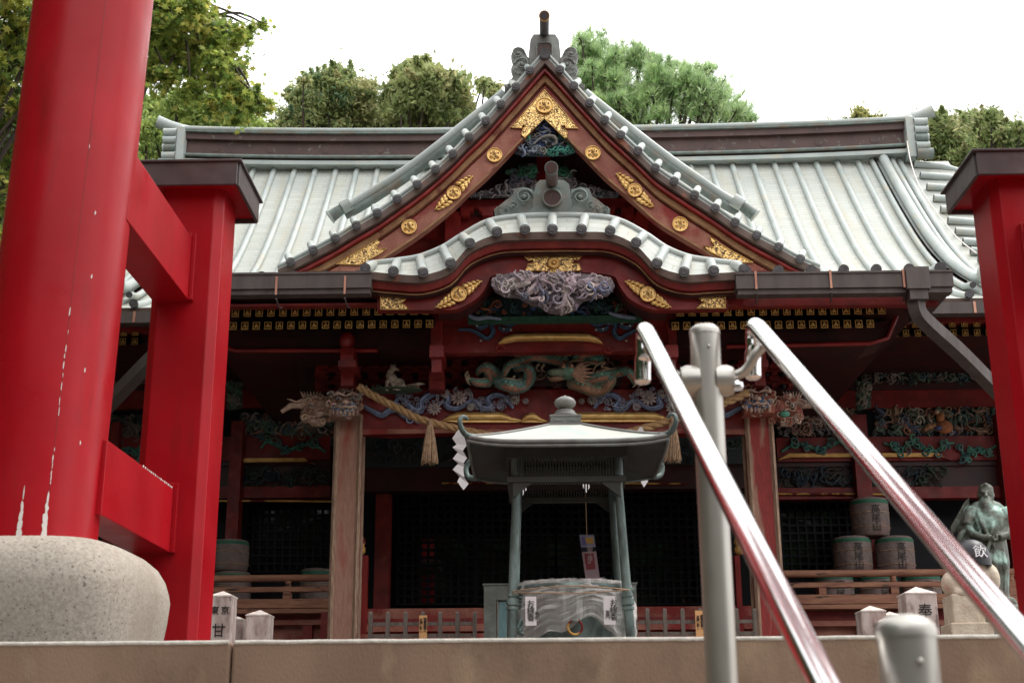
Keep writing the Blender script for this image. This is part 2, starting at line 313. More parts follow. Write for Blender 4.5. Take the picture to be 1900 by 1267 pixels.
def thing(name, label, cat, loc=(0, 0, 0), group=None):
    o = bpy.data.objects.new(name, None); COL.objects.link(o); o.location = loc; o.empty_display_size = .1
    WL[o] = Vector(loc); o['label'] = label; o['category'] = cat
    if group: o['group'] = group
    return o
def tag(o, label, cat, group=None, kind=None):
    if label: o['label'] = label
    if cat: o['category'] = cat
    if group: o['group'] = group
    if kind: o['kind'] = kind
    return o
def origin(o, p):
    """move a single-mesh thing's origin to p"""
    p = Vector(p); o.data.transform(Matrix.Translation(-p)); o.location = p; WL[o] = p; return o
def copy_tree(o, dloc, parent=None):
    c = o.copy(); COL.objects.link(c)
    if parent: c.parent = parent
    else: c.location = o.location+Vector(dloc)
    for ch in list(o.children): copy_tree(ch, None, c)
    return c

def cr(pts, n):
    """Catmull-Rom resample of tuples, n samples per span"""
    pts = [Vector(p) if len(p) != 1 else p for p in pts]; res = []; k = len(pts)
    for i in range(k-1):
        a, b, c, d = pts[max(i-1, 0)], pts[i], pts[i+1], pts[min(i+2, k-1)]
        for j in range(n):
            t = j/n; res.append(.5*((2*b)+(c-a)*t+(2*a-5*b+4*c-d)*t*t+(3*b-a-3*c+d)*t**3))
    res.append(pts[-1]); return res
def V2(pts): return [Vector((p[0], p[1])) for p in pts]
def px(pts, Y, dy=0): return [P(p[0], p[1]+dy, Y) for p in pts]
def inpoly(x, y, pl):
    c = False; j = len(pl)-1
    for i in range(len(pl)):
        if (pl[i][1] > y) != (pl[j][1] > y) and x < (pl[j][0]-pl[i][0])*(y-pl[i][1])/(pl[j][1]-pl[i][1])+pl[i][0]: c = not c
        j = i
    return c
def text(name, s_, size, loc, parent, m='ink', rotx=rad(90), rotz=0, ext=.002, align='CENTER', label=None, spc=.85):
    c = bpy.data.curves.new(name, 'FONT'); c.body = s_; c.size = size; c.align_x = align; c.align_y = 'CENTER'; c.extrude = ext; c.space_line = spc
    c.resolution_u = 2
    o = bpy.data.objects.new(name+'_tmp', c); COL.objects.link(o); bpy.context.view_layer.update()
    me = bpy.data.meshes.new_from_object(o.evaluated_get(bpy.context.evaluated_depsgraph_get())); bpy.data.objects.remove(o); bpy.data.curves.remove(c)
    me.materials.clear(); me.materials.append(M[m] if isinstance(m, str) else m)
    R_ = Matrix.Rotation(rotz, 4, 'Z') @ Matrix.Rotation(rotx, 4, 'X'); me.transform(R_)
    ob = bpy.data.objects.new(name, me); COL.objects.link(ob)
    if parent: ob.parent = parent; ob.location = Vector(loc)-WL.get(parent, Vector((0, 0, 0)))
    else: ob.location = loc
    if label: ob['label'] = label
    return ob

# -------- carving vocabulary (all real relief geometry)
def curl(mb, c, r, th0, turns, w, col, lift=.03, sgn=1, mi=0, n=5):
    """a spiral volute in the XZ plane, bulging towards -Y"""
    pts = []; rr = []; k = int(10*turns)+4
    for i in range(k):
        t = i/(k-1); a = th0+sgn*turns*2*math.pi*t; q = r*(1-.86*t)
        pts.append((c[0]+q*math.cos(a), c[1]-lift*math.sin(math.pi*min(1, t*1.2)), c[2]+q*math.sin(a))); rr.append(w*(1-.45*t))
    mb.tube(pts, rr, n, mi, col)
def flower(mb, c, r, col, petals=11, mi=0, cc=None):
    for i in range(petals):
        a = 2*math.pi*i/petals
        R_ = Matrix.Rotation(-a, 3, 'Y')
        mb.ball(Vector(c)+R_ @ Vector((r*.58, 0, 0)), (r*.44, r*.18, r*.17), 6, mi, col, R_)
    mb.ball(Vector(c)+Vector((0, -r*.2, 0)), (r*.28, r*.2, r*.28), 8, mi, cc or col)
def vary(c, k=.2):
    f = 1+random.uniform(-k, k); return tuple(max(0, min(1, q*f*(1+random.uniform(-.06, .06)))) for q in c)
def carving(mb, poly, Y, n, pal, rpx=(5, 12), dep=.05, back=None, backmi=0, holes=True, mi=0, seed=1, reg=.02, flowers=.15):
    rs = random.Random(seed); xs = [p[0] for p in poly]; ys = [p[1] for p in poly]; s = P(1, 0, Y).x-P(0, 0, Y).x; s = abs(s)
    if back is not None: mb.prism(px(poly[::-1], Y), dep*.6, backmi, back)
    k = 0; tries = 0
    while k < n and tries < n*40:
        tries += 1; x = rs.uniform(min(xs), max(xs)); y = rs.uniform(min(ys), max(ys)); r = rs.uniform(*rpx)
        if not inpoly(x, y, poly): continue
        if not (inpoly(x+r*.7, y, poly) and inpoly(x-r*.7, y, poly) and inpoly(x, y+r*.7, poly) and inpoly(x, y-r*.7, poly)): r *= .5
        k += 1; c = P(x, y, Y-rs.uniform(0, dep)); h = noise.noise(Vector((x*reg, y*reg*1.7, seed*3.1)))
        col = pal[min(len(pal)-1, max(0, int((h*1.1+.5)*len(pal)+rs.uniform(-.6, .6))))]; col = vary(col, .25); t = rs.random()
        if t < .5: curl(mb, c, r*s, rs.uniform(0, 6.28), rs.uniform(.8, 1.6), r*s*.24, col, r*s*.4, rs.choice((-1, 1)), mi)
        elif t < .78:
            a = rs.uniform(0, 6.28); pts = []; q = r*s*1.5
            for i in range(6):
                u = i/5-.5; pts.append((c.x+q*u*2*math.cos(a)-q*.35*math.sin(u*6.28)*math.sin(a), c.y-.4*r*s*math.cos(u*3.14), c.z+q*u*2*math.sin(a)+q*.35*math.sin(u*6.28)*math.cos(a)))
            mb.tube(pts, [r*s*g for g in (.06, .24, .3, .28, .2, .05)], 5, mi, col)
        elif t < .78+flowers: flower(mb, c, r*s*.8, col, 8, mi)
        else: mb.ball(c, (r*s*.4, r*s*.35, r*s*.4), 7, mi, col)
def ribbon(mb, pts, Y, w, col, lines=True, mi=0):
    q = px(cr(V2(pts), 5), Y); s = abs(P(1, 0, Y).x-P(0, 0, Y).x); k = len(q)
    rr = [w*s*(.35+.65*math.sin(math.pi*(.08+.84*i/(k-1)))) for i in range(k)]
    mb.tube(q, rr, 6, mi, col, flat=.5)
    if lines: mb.tube([p+Vector((0, -.55*r_, .35*r_)) for p, r_ in zip(q, rr)], [r_*.22 for r_ in rr], 4, mi, tuple(min(1, c*2.1+.03) for c in col))
LILAC = [(.30, .24, .25), (.38, .31, .31), (.22, .18, .21), (.42, .36, .34), (.15, .16, .23)]
MIXED = [(.10, .16, .13), (.30, .25, .21), (.24, .12, .08), (.09, .12, .17), (.34, .29, .25), (.12, .19, .15)]
GREENS = [(.05, .22, .16), (.08, .30, .22), (.16, .14, .13), (.05, .08, .20), (.22, .25, .30)]
BROWNS = [(.36, .24, .18), (.45, .34, .27), (.28, .16, .12), (.22, .20, .20)]
DIMG = [(.09, .13, .10), (.14, .12, .10), (.05, .09, .10), (.16, .13, .11)]
# ------------------------------------------------------------------ setting: ground, stairs, terrace
T = 0.155                       # temple axis (x)
GZ = -1.83; TZ = 0.357; KY = 4.4
g = MB(); g.add([(-300, -200, GZ), (300, -200, GZ), (300, 400, GZ), (-300, 400, GZ)], [(0, 1, 2, 3)])
tag(g.build('ground', 'ground'), None, None, kind='structure')
st = MB(); z = TZ-.17; y = KY; i = 0
while z > GZ+.02:
    st.bx(-9, 9, y-.34, y+.02 if i else y-.005, GZ, z, 0); y -= .34; z -= .165; i += 1
tag(st.build('stone_steps', 'kerb', bevel=.012), None, None, kind='structure')
te = MB(); te.bx(-30, 30, KY+.34, 45, GZ, TZ-.012, 0)
tag(te.build('terrace_paving', 'paving'), None, None, kind='structure')
kb = MB()
joints = [-9, -5.4, -3.2]+[P(428, 1230, KY).x, 2.6, 6.0, 9]
for a, b in zip(joints, joints[1:]):
    kb.bx(a+.0025, b-.0025, KY, KY+.335, TZ-.17, TZ, 0)
tag(kb.build('terrace_edge_stones', ['kerb'], bevel=.010), None, None, kind='structure')
bl = MB()                                   # pale strip along the top arris of the edge stones
for a, b in zip(joints, joints[1:]):
    k = 40; pts = [(a+.01+(b-a-.02)*i/k, KY+.0045, TZ-.0035+noise.noise(Vector((a*3+(b-a)*i/k*14, 0, 0)))*.0018) for i in range(k+1)]
    bl.tube(pts, .0085, 6, 0)
tag(bl.build('terrace_pale_arris', 'kerbtop'), None, None, kind='structure')

# ------------------------------------------------------------------ temple hall
TH = thing('temple_hall', 'red lacquered temple hall with pale green copper roof, carved gables and gold fittings', 'temple', (T, 12, TZ))
# main roof profile (Y, Z)
RP = cr([(10.8, 3.885), (11.7, 4.05), (12.6, 4.27), (13.5, 4.72), (14.4, 5.38), (15.3, 6.28), (16.3, 7.42)], 6)
RPl = [(p[0], p[1]) for p in [Vector((q[0], q[1])) for q in RP]]
def roofZ(Y):
    for (a, za), (b, zb) in zip(RPl, RPl[1:]):
        if a <= Y <= b: return za+(zb-za)*(Y-a)/(b-a)
    return RPl[-1][1] if Y > 16 else RPl[0][1]
def roofY(Z):
    for (a, za), (b, zb) in zip(RPl, RPl[1:]):
        if za <= Z <= zb: return a+(b-a)*(Z-za)/(zb-za)
    return 16.3
PW = 3.27                                   # half width of porch roof
def lift(x): return .0
rf = MB()
def patch(x0, x1, Y0, Y1):
    ys = [Y0]+[q[0] for q in RPl if Y0+.01 < q[0] < Y1-.01]+[Y1]
    nx = max(1, int((x1-x0)/.4)); rows = []; uv = []; arc = 0; prev = None
    for Y in ys:
        Z = roofZ(Y)
        if prev: arc += math.hypot(Y-prev[0], Z-prev[1])
        prev = (Y, Z); base = Y*1.0
        rows.append([(x0+(x1-x0)*j/nx, Y, Z) for j in range(nx+1)]); uv += [(x0+(x1-x0)*j/nx, arc+Y0*.1) for j in range(nx+1)]
    rf.grid(rows, 0, uv=uv); rf.grid([[(p[0], p[1]+.02, p[2]-.09) for p in r] for r in rows[::-1]], 2)
    rf.add([rows[0][0], rows[0][-1], (rows[0][-1][0], rows[0][-1][1]+.02, rows[0][-1][2]-.09), (rows[0][0][0], rows[0][0][1]+.02, rows[0][0][2]-.09)], [(0, 1, 2, 3)], 2)
patch(T-5.3, T+5.3, 12.6, 16.3); patch(T-PW-.05, T-1.58, 10.8, 12.6); patch(T+1.58, T+PW+.05, 10.8, 12.6); patch(T-1.58, T+1.58, 11.7, 12.6)
patch(T-8, T-5.3, 12.6, 14.1); patch(T+5.3, T+8, 12.6, 14.1)
rf.add([(T-5.3, 16.3, 7.42), (T+5.3, 16.3, 7.42), (T+5.3, 20, 3.7), (T-5.3, 20, 3.7)], [(0, 1, 2, 3)], 0)      # rear slope
# ribs
SP = .274
def rib(x, Y0, Y1, r=.039):
    ys = [Y0-.05, Y0]+[q[0] for q in RPl if Y0+.01 < q[0] < Y1-.01]+[Y1]
    pts = [(x, Y, roofZ(Y)+.020) for Y in ys]; pts[0] = (x, Y0-.05, roofZ(Y0)+.022)
    rf.tube(pts, r, 8, 1, capmi=3)
    rf.tube([(x, Y0-.062, roofZ(Y0)+.024), (x, Y0-.03, roofZ(Y0)+.026)], r*1.13, 12, 3)
n = int(7.8/SP)
for k in range(-n, n+1):
    x = T+k*SP
    if abs(x-T) < 1.58: rib(x, 11.75, 16.3)
    elif abs(x-T) <= PW: rib(x, 10.8, 16.3)
    elif abs(x-T) < 4.8: rib(x, 12.6, 16.3)
    else: rib(x, 12.6, 14.1)
for s in (-1, 1):                           # side edge of the porch roof
    rf.tube([(T+s*(PW+.02), Y, roofZ(Y)+.04) for Y in (10.78, 11.4, 12.0, 12.6)], .055, 8, 1, capmi=3)
rf.build('roof', ['roof', 'rib', 'fascia', 'cap'], TH)

# descending ridges and verge rolls at the roof ends
for s in (-1, 1):
    m = MB(); xk = T+s*4.42
    for (o, r, h, mi) in ((0, .062, .14, 0), (.13, .036, .06, 0), (-.13, .036, .05, 0)):
        ys = [12.95, 13.2]+[q[0] for q in RPl if 13.3 < q[0] < 16.2]+[16.25]
        m.tube([(xk+s*o, Y, roofZ(Y)+h+(.06 if Y < 13.1 else 0)) for Y in ys], r, 8, mi, capmi=2)
    ys = [13.2]+[q[0] for q in RPl if 13.3 < q[0] < 16.2]+[16.25]
    m.band([(xk-s*.1, Y, roofZ(Y)+.12) for Y in ys], [(xk-s*.1, Y, roofZ(Y)-.02) for Y in ys], .001, 1)
    m.grid([[(xk-s*.12, Y, roofZ(Y)+.10) for Y in ys], [(xk-s*.12, Y, roofZ(Y)-.02) for Y in ys]], 1)
    m.ball((xk, 12.9, roofZ(12.95)+.2), (.10, .06, .12), 10, 0)
    m.build('descending_ridge', ['rib', 'ridgebrown', 'cap'], TH)
    m = MB(); Y = 16.15; 
    while Y > 14.1:
        z0 = roofZ(Y); m.tube([(T+s*4.80, Y, z0+.07), (T+s*5.15, Y-.01, z0+.03), (T+s*5.42, Y-.02, z0-.07)], .046, 10, 0, capmi=1); Y -= .22
    m.band([(T+s*5.35, Y_, roofZ(Y_)-.02) for Y_ in (14.1, 14.6, 15.1, 15.6, 16.2)], [(T+s*5.35, Y_, roofZ(Y_)-.3) for Y_ in (14.1, 14.6, 15.1, 15.6, 16.2)], .05, 2)
    m.grid([[(T+s*5.36, Y_, roofZ(Y_)-.02) for Y_ in (14.1, 15.1, 16.2)], [(T+s*5.36, Y_, roofZ(Y_)-.4) for Y_ in (14.1, 15.1, 16.2)]], 2)
    m.build('gable_verge_tiles', ['rib', 'cap', 'fascia'], TH)

m = MB(); m.tube(cr([P(1683, 262, 16.0), P(1690, 300, 15.3), P(1706, 345, 14.6), P(1735, 390, 14.2), P(1775, 440, 13.7), P(1812, 470, 13.2)], 5), .007, 5, 0); m.build('roof_cable', ['white'], TH)
# main ridge
def rz(x, base):  # gentle upward sweep towards the ends
    return base+.10*(abs(x-T)/5.1)**3
m = MB(); xs = [T-4.74+9.48*i/24 for i in range(25)]; zb = 7.40
for (z0, z1, Y, mi) in ((-.01, .045, 16.12, 0), (.045, .075, 16.17, 2), (.075, .125, 16.14, 1), (.125, .33, 16.18, 1), (.33, .42, 16.12, 1), (.42, .47, 16.08, 2)):
    m.band([(x, Y, rz(x, zb+z1)) for x in xs], [(x, Y, rz(x, zb+z0)) for x in xs], 2*(16.3-Y), mi)
m.tube([(x, 16.3, rz(x, zb+.515)) for x in [T-4.80+9.6*i/24 for i in range(25)]], [.065]*25, 10, 0, capmi=3)
m.tube([(x, 16.10, rz(x, zb+.47)) for x in xs], .035, 6, 0)
m.tube([(x, 16.12, rz(x, zb+.10)) for x in xs], .025, 6, 2)
for k in range(-6, 7):
    if abs(k) > 1: m.tube([(T+k*.72, 16.175, rz(T+k*.72, zb+.23)), (T+k*.72, 16.19, rz(T+k*.72, zb+.23))], .055, 14, 1)
m.build('ridge', ['rib', 'ridgebrown', 'patina', 'cap'], TH)
for s in (-1, 1):
    m = MB(); x = T+s*4.72
    m.box((x+s*.06, 16.25, zb+.26), (.12, .42, .56), 0); m.lathe([(.06, 0), (.05, .03), (.001, .05)], (x+s*.06, 16.1, zb+.54), 10, 0)
    for i in range(5):
        r_ = .072 if i == 0 else .052; zz = rz(x, zb-.06+.112*i)
        m.tube([(x+s*.10, 16.05, zz), (x+s*(.27 if i else .31), 16.05, zz)], r_, 12, 1 if i in (0, 2) else 0, capmi=2)
        m.tube([(x+s*.255, 16.05, zz), (x+s*.275, 16.05, zz)], r_*1.08, 12, 0) if i else None
    q_ = [(x-s*.05, 16.3, rz(x, zb+.515)), (x+s*.12, 16.28, zb+.625), (x+s*.27, 16.24, zb+.655), (x+s*.42, 16.2, zb+.70)]
    m.tube(q_, [.066, .07, .075, .088], 12, 0, capmi=2)
    m.build('ridge_end_ornament', ['rib', 'patina', 'cap'], TH)

# --------- big triangular gable: traced verge (roll centres, photo survey)
VL = [(1011, 99), (983, 131), (957, 161), (929, 193), (901, 224), (870, 254), (840, 285), (808, 314), (774, 342), (737, 369), (700, 395), (661, 418), (622, 442), (581, 464), (539, 486), (515, 497)]
VR = [(1011, 99), (1039, 129), (1065, 159), (1094, 191), (1122, 222), (1152, 250), (1184, 280), (1216, 311), (1251, 336), (1289, 361), (1327, 386), (1364, 412), (1404, 436), (1445, 458), (1485, 480), (1522, 496)]
GY = 11.5
for sgn, V in ((-1, VL), (1, VR)):
    C = cr(V2(V), 4); top = cr(V2(V), 4)
    def off(o, o2, Y, cut=503):
        pts = []; k = len(C)
        for i, p in enumerate(C):
            d = o+(o2-o)*i/(k-1); pts.append(P(p.x, min(p.y+d, cut), Y))
        return pts
    m = MB()
    # verge tiles: two round rows plus the surface sloping back
    m.band(off(-4, -3, GY+.02), off(6, 6, GY+.0), .25, 0)
    r0 = [P(p.x, p.y-2, GY+.03) for p in C]
    m.tube([P(p.x, p.y-3, GY+.015)+Vector((0, 0, 0)) for p in C], .018, 6, 0)
    # roof slope running back to the main roof
    rows = []
    for i, p in enumerate(C):
        a = P(p.x, p.y-3, GY+.03); a.z += .012; yb = max(a.y+.3, roofY(min(7.3, a.z))+.25)
        rows.append([a, (a.x, a.y+.16, a.z+.055), (a.x, a.y+.38, a.z+.07), (a.x, yb, a.z+.07)])
    m.grid(rows, 0)
    m.build('gable_roof_slope', ['rib'], TH)
    m = MB()
    for i, (x, y) in enumerate(V[1:-1]):
        a = P(x, y, GY-.05); b = a+Vector((0, .34, .115)); nn = Vector((-sgn*0, 0, 0))
        q = V[i], V[i+2]; tx = q[1][0]-q[0][0]; ty = q[1][1]-q[0][1]; L_ = math.hypot(tx, ty); nx, ny = -ty/L_*sgn, tx/L_*sgn
        b = P(x-nx*10*(1), y+ny*-10*(-1) if False else y-abs(ny)*12, GY+.25)
        m.tube([a, b], .036, 10, 0, capmi=0)
        m.tube([a-Vector((0, .012, 0)), a+Vector((0, .02, 0))], .041, 14, 1)
        m.tube([a-Vector((0, .018, 0)), a-Vector((0, .010, 0))], .024, 10, 1)
    m.build('verge_rolls', ['rib', 'cap'], TH)
    m = MB()
    m.band(off(4, 3, GY), off(18, 16, GY), .2, 0)
    m.build('verge_edge', ['fascia'], TH)
    m = MB(); m.band(off(18.5, 16.5, GY+.07), off(28, 24, GY+.07), .2, 0); m.band(off(28.2, 24.2, GY+.04), off(33, 29, GY+.04), .2, 1); m.band(off(33, 29.5, GY+.10), off(40, 35, GY+.10), .2, 2)
    m.build('red_verge_board', ['tred', 'tredb', 'tdark'], TH)
    m = MB(); m.band(off(40, 35, GY+.09), off(52, 46, GY+.09), .2, 0); m.build('tan_verge_board', ['tan'], TH)
    m = MB(); m.band(off(52, 46, GY+.14), off(61, 54, GY+.14), .2, 0); m.build('inner_verge_board', ['tred'], TH)
    m = MB(); m.band(off(61, 54, GY+.12), off(116, 80, GY+.12), .10, 0); m.build('bargeboard', ['wood'], TH)
    m = MB(); m.band(off(111, 76, GY+.115), off(116, 80, GY+.115), .004, 0); m.build('bargeboard_edge', ['tan'], TH)
    # ridge tube riding on the slope behind the verge
    TR = [(934, 172), (876, 219), (789, 288), (735, 327), (667, 370), (640, 384)] if sgn < 0 else [(1086, 172), (1145, 219), (1230, 285), (1286, 325), (1340, 362), (1370, 378)]
    m = MB(); q = px(cr(V2(TR), 4), 11.95)
    m.tube(q, .042, 10, 0); m.tube([p+Vector((-sgn*-.0, .02, -.075)) for p in q], .05, 8, 1)
    e = [(650, 379), (634, 388), (614, 402)] if sgn < 0 else [(1360, 372), (1378, 383), (1400, 399)]
    qq = px(e, 11.9); m.tube(qq, [.055, .05, .062], 12, 1); m.tube([qq[2], qq[2]+(qq[2]-qq[1]).normalized()*.015], .07, 12, 0)
    m.tube([px([e[0]], 11.9)[0]+Vector((0, 0, .01)), px([e[1]], 11.9)[0]+Vector((0, 0, .01))], .07, 6, 0)
    m.build('gable_descending_ridge', ['rib', 'patina'], TH)
m = MB(); a = P(1011, 99, GY-.03); m.tube([a, a+Vector((0, .3, .02))], .055, 14, 0); m.build('verge_rolls', ['cap'], TH)
m = MB(); a = P(1011, 92, 11.7); m.tube([a+Vector((0, 0, 0)), a+Vector((0, 4.4, .05))], .10, 10, 0); m.build('gable_ridge', ['rib'], TH)

# gold fittings on the bargeboards
GYo = GY+.105
def plate(pts, Y, name='gold_fitting', th=.012, mm='goldp', rim=True, par=None):
    m_ = MB(); q = px(pts, Y); m_.prism(q, th, 0)
    if rim: m_.tube([p+Vector((0, -.004, 0)) for p in q]+[q[0]+Vector((0, -.004, 0))], .0055, 4, 1)
    return m_.build(name, [mm, 'gold'], par or TH)
plate([(1010, 167), (1062, 226), (1073, 239), (1050, 238), (1048, 232), (1042, 236), (1052, 246), (1053, 256), (1048, 257), (1010, 220), (974, 257), (967, 250), (972, 238), (977, 235), (970, 232), (968, 238), (947, 237), (958, 226)], GYo)
def medal(x, y, r, Y):
    m_ = MB(); c = P(x, y, Y); s = abs(P(1, 0, Y).x-P(0, 0, Y).x)*r
    m_.tube([c, c+Vector((0, .012, 0))], s*.9, 24, 0); 
    m_.tube([c+Vector((s*.95*math.cos(a), -.004, s*.95*math.sin(a))) for a in [i*math.pi/12 for i in range(25)]], s*.09, 5, 0)
    for i in range(3):                      # three-leaf crest
        a = math.pi/2+i*2.094; q = c+Vector((s*.40*math.cos(a), -.004, s*.40*math.sin(a)))
        m_.ball(q, (s*.30, .012, s*.34), 10, 0, rot=Matrix.Rotation(-(a-math.pi/2), 3, 'Y'))
        m_.tube([c+Vector((0, -.012, 0)), q+Vector((s*.22*math.cos(a), -.016, s*.22*math.sin(a)))], s*.035, 4, 1)
    for i in range(3):
        a = -math.pi/2+i*2.094; m_.ball(c+Vector((s*.55*math.cos(a), -.0, s*.55*math.sin(a))), (s*.12, .012, s*.12), 6, 1)
    m_.build('gold_crest_disc', ['gold', 'fascia'], TH)
for x, y in ((917.5, 288), (759, 421), (1100, 284), (1262, 416)): medal(x, y, 13.5, GYo)
medal(1010, 196, 15, GYo-.02)
def leafy(cx, cy, ang, half, Y, r=12):
    """crest disc with gilded leaf sprays on both sides"""
    s = abs(P(1, 0, Y).x-P(0, 0, Y).x)
    for q in (-1, 1):
        m_ = MB()
        for i, (d, w_, h_) in enumerate(((.42, 9, 9), (.60, 9, 8), (.78, 7, 6), (.95, 6, 3.4))):
            for t in (-1, 0, 1):
                x = cx+q*(half*d+(2 if t == 0 else -2))*math.cos(ang)-t*h_*.75*math.sin(ang); y = cy+q*(half*d)*math.sin(ang)+t*h_*.75*math.cos(ang)
                R_ = Matrix.Rotation(ang+t*q*-.7, 3, 'Y')
                m_.ball(P(x, y, Y), (w_*s*.75, .012, h_*s*.42), 7, 0, rot=R_)
        m_.build('gold_leaf_spray', ['gold'], TH)
    medal(cx, cy, r, Y-.008)
leafy(842, 358, -.74, 45, GYo, 12.5); leafy(1178, 353, .74, 45, GYo, 12.5)
plate([(624, 490), (655, 471), (680, 457), (702, 443), (704, 450), (698, 458), (702, 462), (718, 461), (706, 470), (684, 482), (668, 491)], GYo)
plate([(1397, 487), (1360, 467), (1335, 452), (1318, 438), (1320, 447), (1326, 456), (1322, 459), (1305, 457), (1316, 466), (1340, 478), (1357, 487)], GYo)

# recessed wall of the gable and its carvings
m = MB(); m.prism(px([(1011, 205), (1330, 432), (1400, 500), (622, 500), (692, 432)], 12.35), .1, 0)
m.build('gable_wall', ['tdark'], TH)
m = MB()
m.pbox(800, 392, 1222, 404, 12.25, .1, 0); m.pbox(830, 372, 1192, 384, 12.2, .12, 1); m.pbox(996, 285, 1023, 372, 12.2, .1, 1)
for x in (862, 905, 948, 1080, 1125, 1170):
    m.pbox(x-16, 384, x+16, 392, 12.1, .1, 1); m.pbox(x-10, 392, x+10, 400, 12.1, .1, 1)
m.pbox(770, 404, 1252, 436, 12.22, .1, 1)
for x in (840, 1190): m.pbox(x-14, 385, x+14, 470, 12.1, .2, 1)
m.pbox(720, 440, 1300, 500, 12.28, .1, 2)
m.build('gable_beam', ['tdark', 'tredb', 'tred'], TH)
m = MB(); carving(m, [(1010, 221), (1066, 268), (1068, 282), (1050, 288), (1010, 289), (975, 288), (955, 284), (953, 272)], 11.72, 150, GREENS, (4, 9), .05, (.03, .05, .06), seed=3, reg=.03)
m.tube(px(cr(V2([(990, 268), (1002, 257), (1018, 252), (1030, 256), (1032, 266), (1024, 270)]), 4), 11.64), [.008+.0011*i for i in range(12)]+[.02-.002*i for i in range(9)], 7, 0, (.17, .16, .14))
m.build('gable_pendant_carving', ['carve'], TH)
for L_, q in ((1, [(996, 303), (996, 366), (880, 366), (862, 362), (905, 352), (930, 342), (950, 328), (938, 320), (965, 312), (980, 304)]),
              (-1, [(1024, 303), (1040, 308), (1066, 322), (1062, 330), (1090, 344), (1150, 360), (1145, 366), (1024, 366)])):
    m = MB(); carving(m, q, 12.12, 80, [(.33, .30, .31), (.24, .23, .25), (.30, .27, .28), (.16, .18, .24)], (5, 10), .05, (.10, .09, .10), seed=5)
    carving(m, [(p[0], p[1]) for p in ([(996, 303), (996, 330), (940, 330), (938, 320), (965, 310)] if L_ > 0 else [(1024, 303), (1066, 322), (1062, 330), (1024, 330)])], 12.08, 20, [(.03, .14, .08), (.05, .2, .12)], (5, 9), .04, seed=6)
    m.build('gable_cloud_carving', ['carve'], TH)

# --------- ridge-end ornaments of both gables
def ornament(body, wings, Y, name, cyl, disc=None, mats_=('oni', 'darktube', 'golddim')):
    m = MB(); m.prism(px(body, Y), .14, 0)
    for wpoly, scrolls in wings:
        m.prism(px(wpoly, Y+.03), .08, 0)
        for (x, y, r, th, tu, sg) in scrolls:
            s = abs(P(1, 0, Y).x-P(0, 0, Y).x)*r
            curl(m, P(x, y, Y+.02), s, th, tu, s*.13, (1, 1, 1), s*.25, sg, 0, 6)
            m.ball(P(x, y, Y+.02), (s*.3, s*.3, s*.3), 8, 0)
    a, b, r = cyl; m.tube([a, b], r, 16, 1); m.tube([b+(b-a).normalized()*-.02, b+(b-a).normalized()*.012], r*1.12, 16, 2); m.tube([b+(b-a).normalized()*.012, b+(b-a).normalized()*.02], r*.9, 16, 1)
    if disc:
        x, y, rr = disc; c = P(x, y, Y-.03); s = abs(P(1, 0, Y).x-P(0, 0, Y).x)*rr
        m.tube([c, c+Vector((0, .05, 0))], s, 24, 1)
        m.tube([c+Vector((s*math.cos(t), -.0, s*math.sin(t))) for t in [i*math.pi/12 for i in range(25)]], s*.12, 6, 0)
    m.build(name, list(mats_), TH)
W1 = [(978, 104), (972, 92), (962, 88), (952, 92), (948, 104), (952, 118), (948, 128), (952, 140), (946, 155), (936, 160), (936, 170), (950, 166), (966, 156), (980, 140), (992, 122)]
def mirx(p, c): return [(2*c-x, y) for x, y in p][::-1]
S1 = [(961, 100, 13, 0, 1.4, 1), (969, 120, 14, 3, 1.5, -1), (956, 134, 8, 1, 1, 1), (941, 163, 8, 0, 1, 1), (965, 145, 9, 2, 1, -1)]
S1b = [(2*1010.5-x, y, r, math.pi-t, u, -g_) for x, y, r, t, u, g_ in S1]
cylA = (P(1010, 66, 11.75), P(1010, 30, 10.9)+Vector((0, 0, 0)), .045)
ornament([(990, 64), (1030, 64), (1037, 74), (1040, 100), (1036, 125), (985, 125), (981, 100), (984, 74)], [(W1, S1), (mirx(W1, 1010.5), S1b)], 11.62, 'ridge_end_ornament', cylA)
m = MB(); m.pbox(996, 80, 1024, 118, 11.60, .02, 0); m.tube(px([(996, 118), (996, 84), (1000, 80), (1020, 80), (1024, 84), (1024, 118)], 11.6), .008, 5, 1)
m.build('ornament_panel', ['ridgebrown', 'patina'], TH)
# --------- undulating porch gable (karahafu)
KYf = 10.6
KF = [(664, 499), (671, 499), (678, 499), (730, 504), (785, 506), (836, 489), (872, 452), (922, 431), (974, 427), (1025, 426), (1079, 426), (1132, 429), (1180, 451), (1219, 489), (1269, 505), (1324, 503), (1380, 500), (1387, 500), (1394, 500)]
KB = [(680, 490), (686, 490), (693, 489), (737, 484), (779, 477), (822, 460), (859, 437), (908, 411), (967, 402), (1025, 400), (1085, 401), (1143, 408), (1195, 434), (1234, 460), (1276, 477), (1318, 484), (1362, 489), (1369, 490), (1375, 490)]
Cf = cr(V2(KF), 4); Cb = cr(V2(KB), 4)
def ko(o, Y, a=0, b=None): return [P(p.x, p.y+o, Y) for p in Cf[a:b]]
m = MB()
fr = [P(p.x, p.y+5, KYf+.03) for p in Cf]; bk = [P(p.x, p.y+1, 11.0) for p in Cb]
rows = []; uv = []
for t in (0, .33, .66, 1):
    rows.append([a.lerp(b, t)+Vector((0, 0, -.03*math.sin(math.pi*t))) for a, b in zip(fr, bk)]); uv += [(i*.05, t*.3) for i in range(len(fr))]
rows.append([b+Vector((0, 1.6, .02)) for b in bk]); uv += [(i*.05, 1.6) for i in range(len(fr))]
m.grid(rows, 0, uv=uv)
m.build('porch_gable_roof', ['roof'], TH)
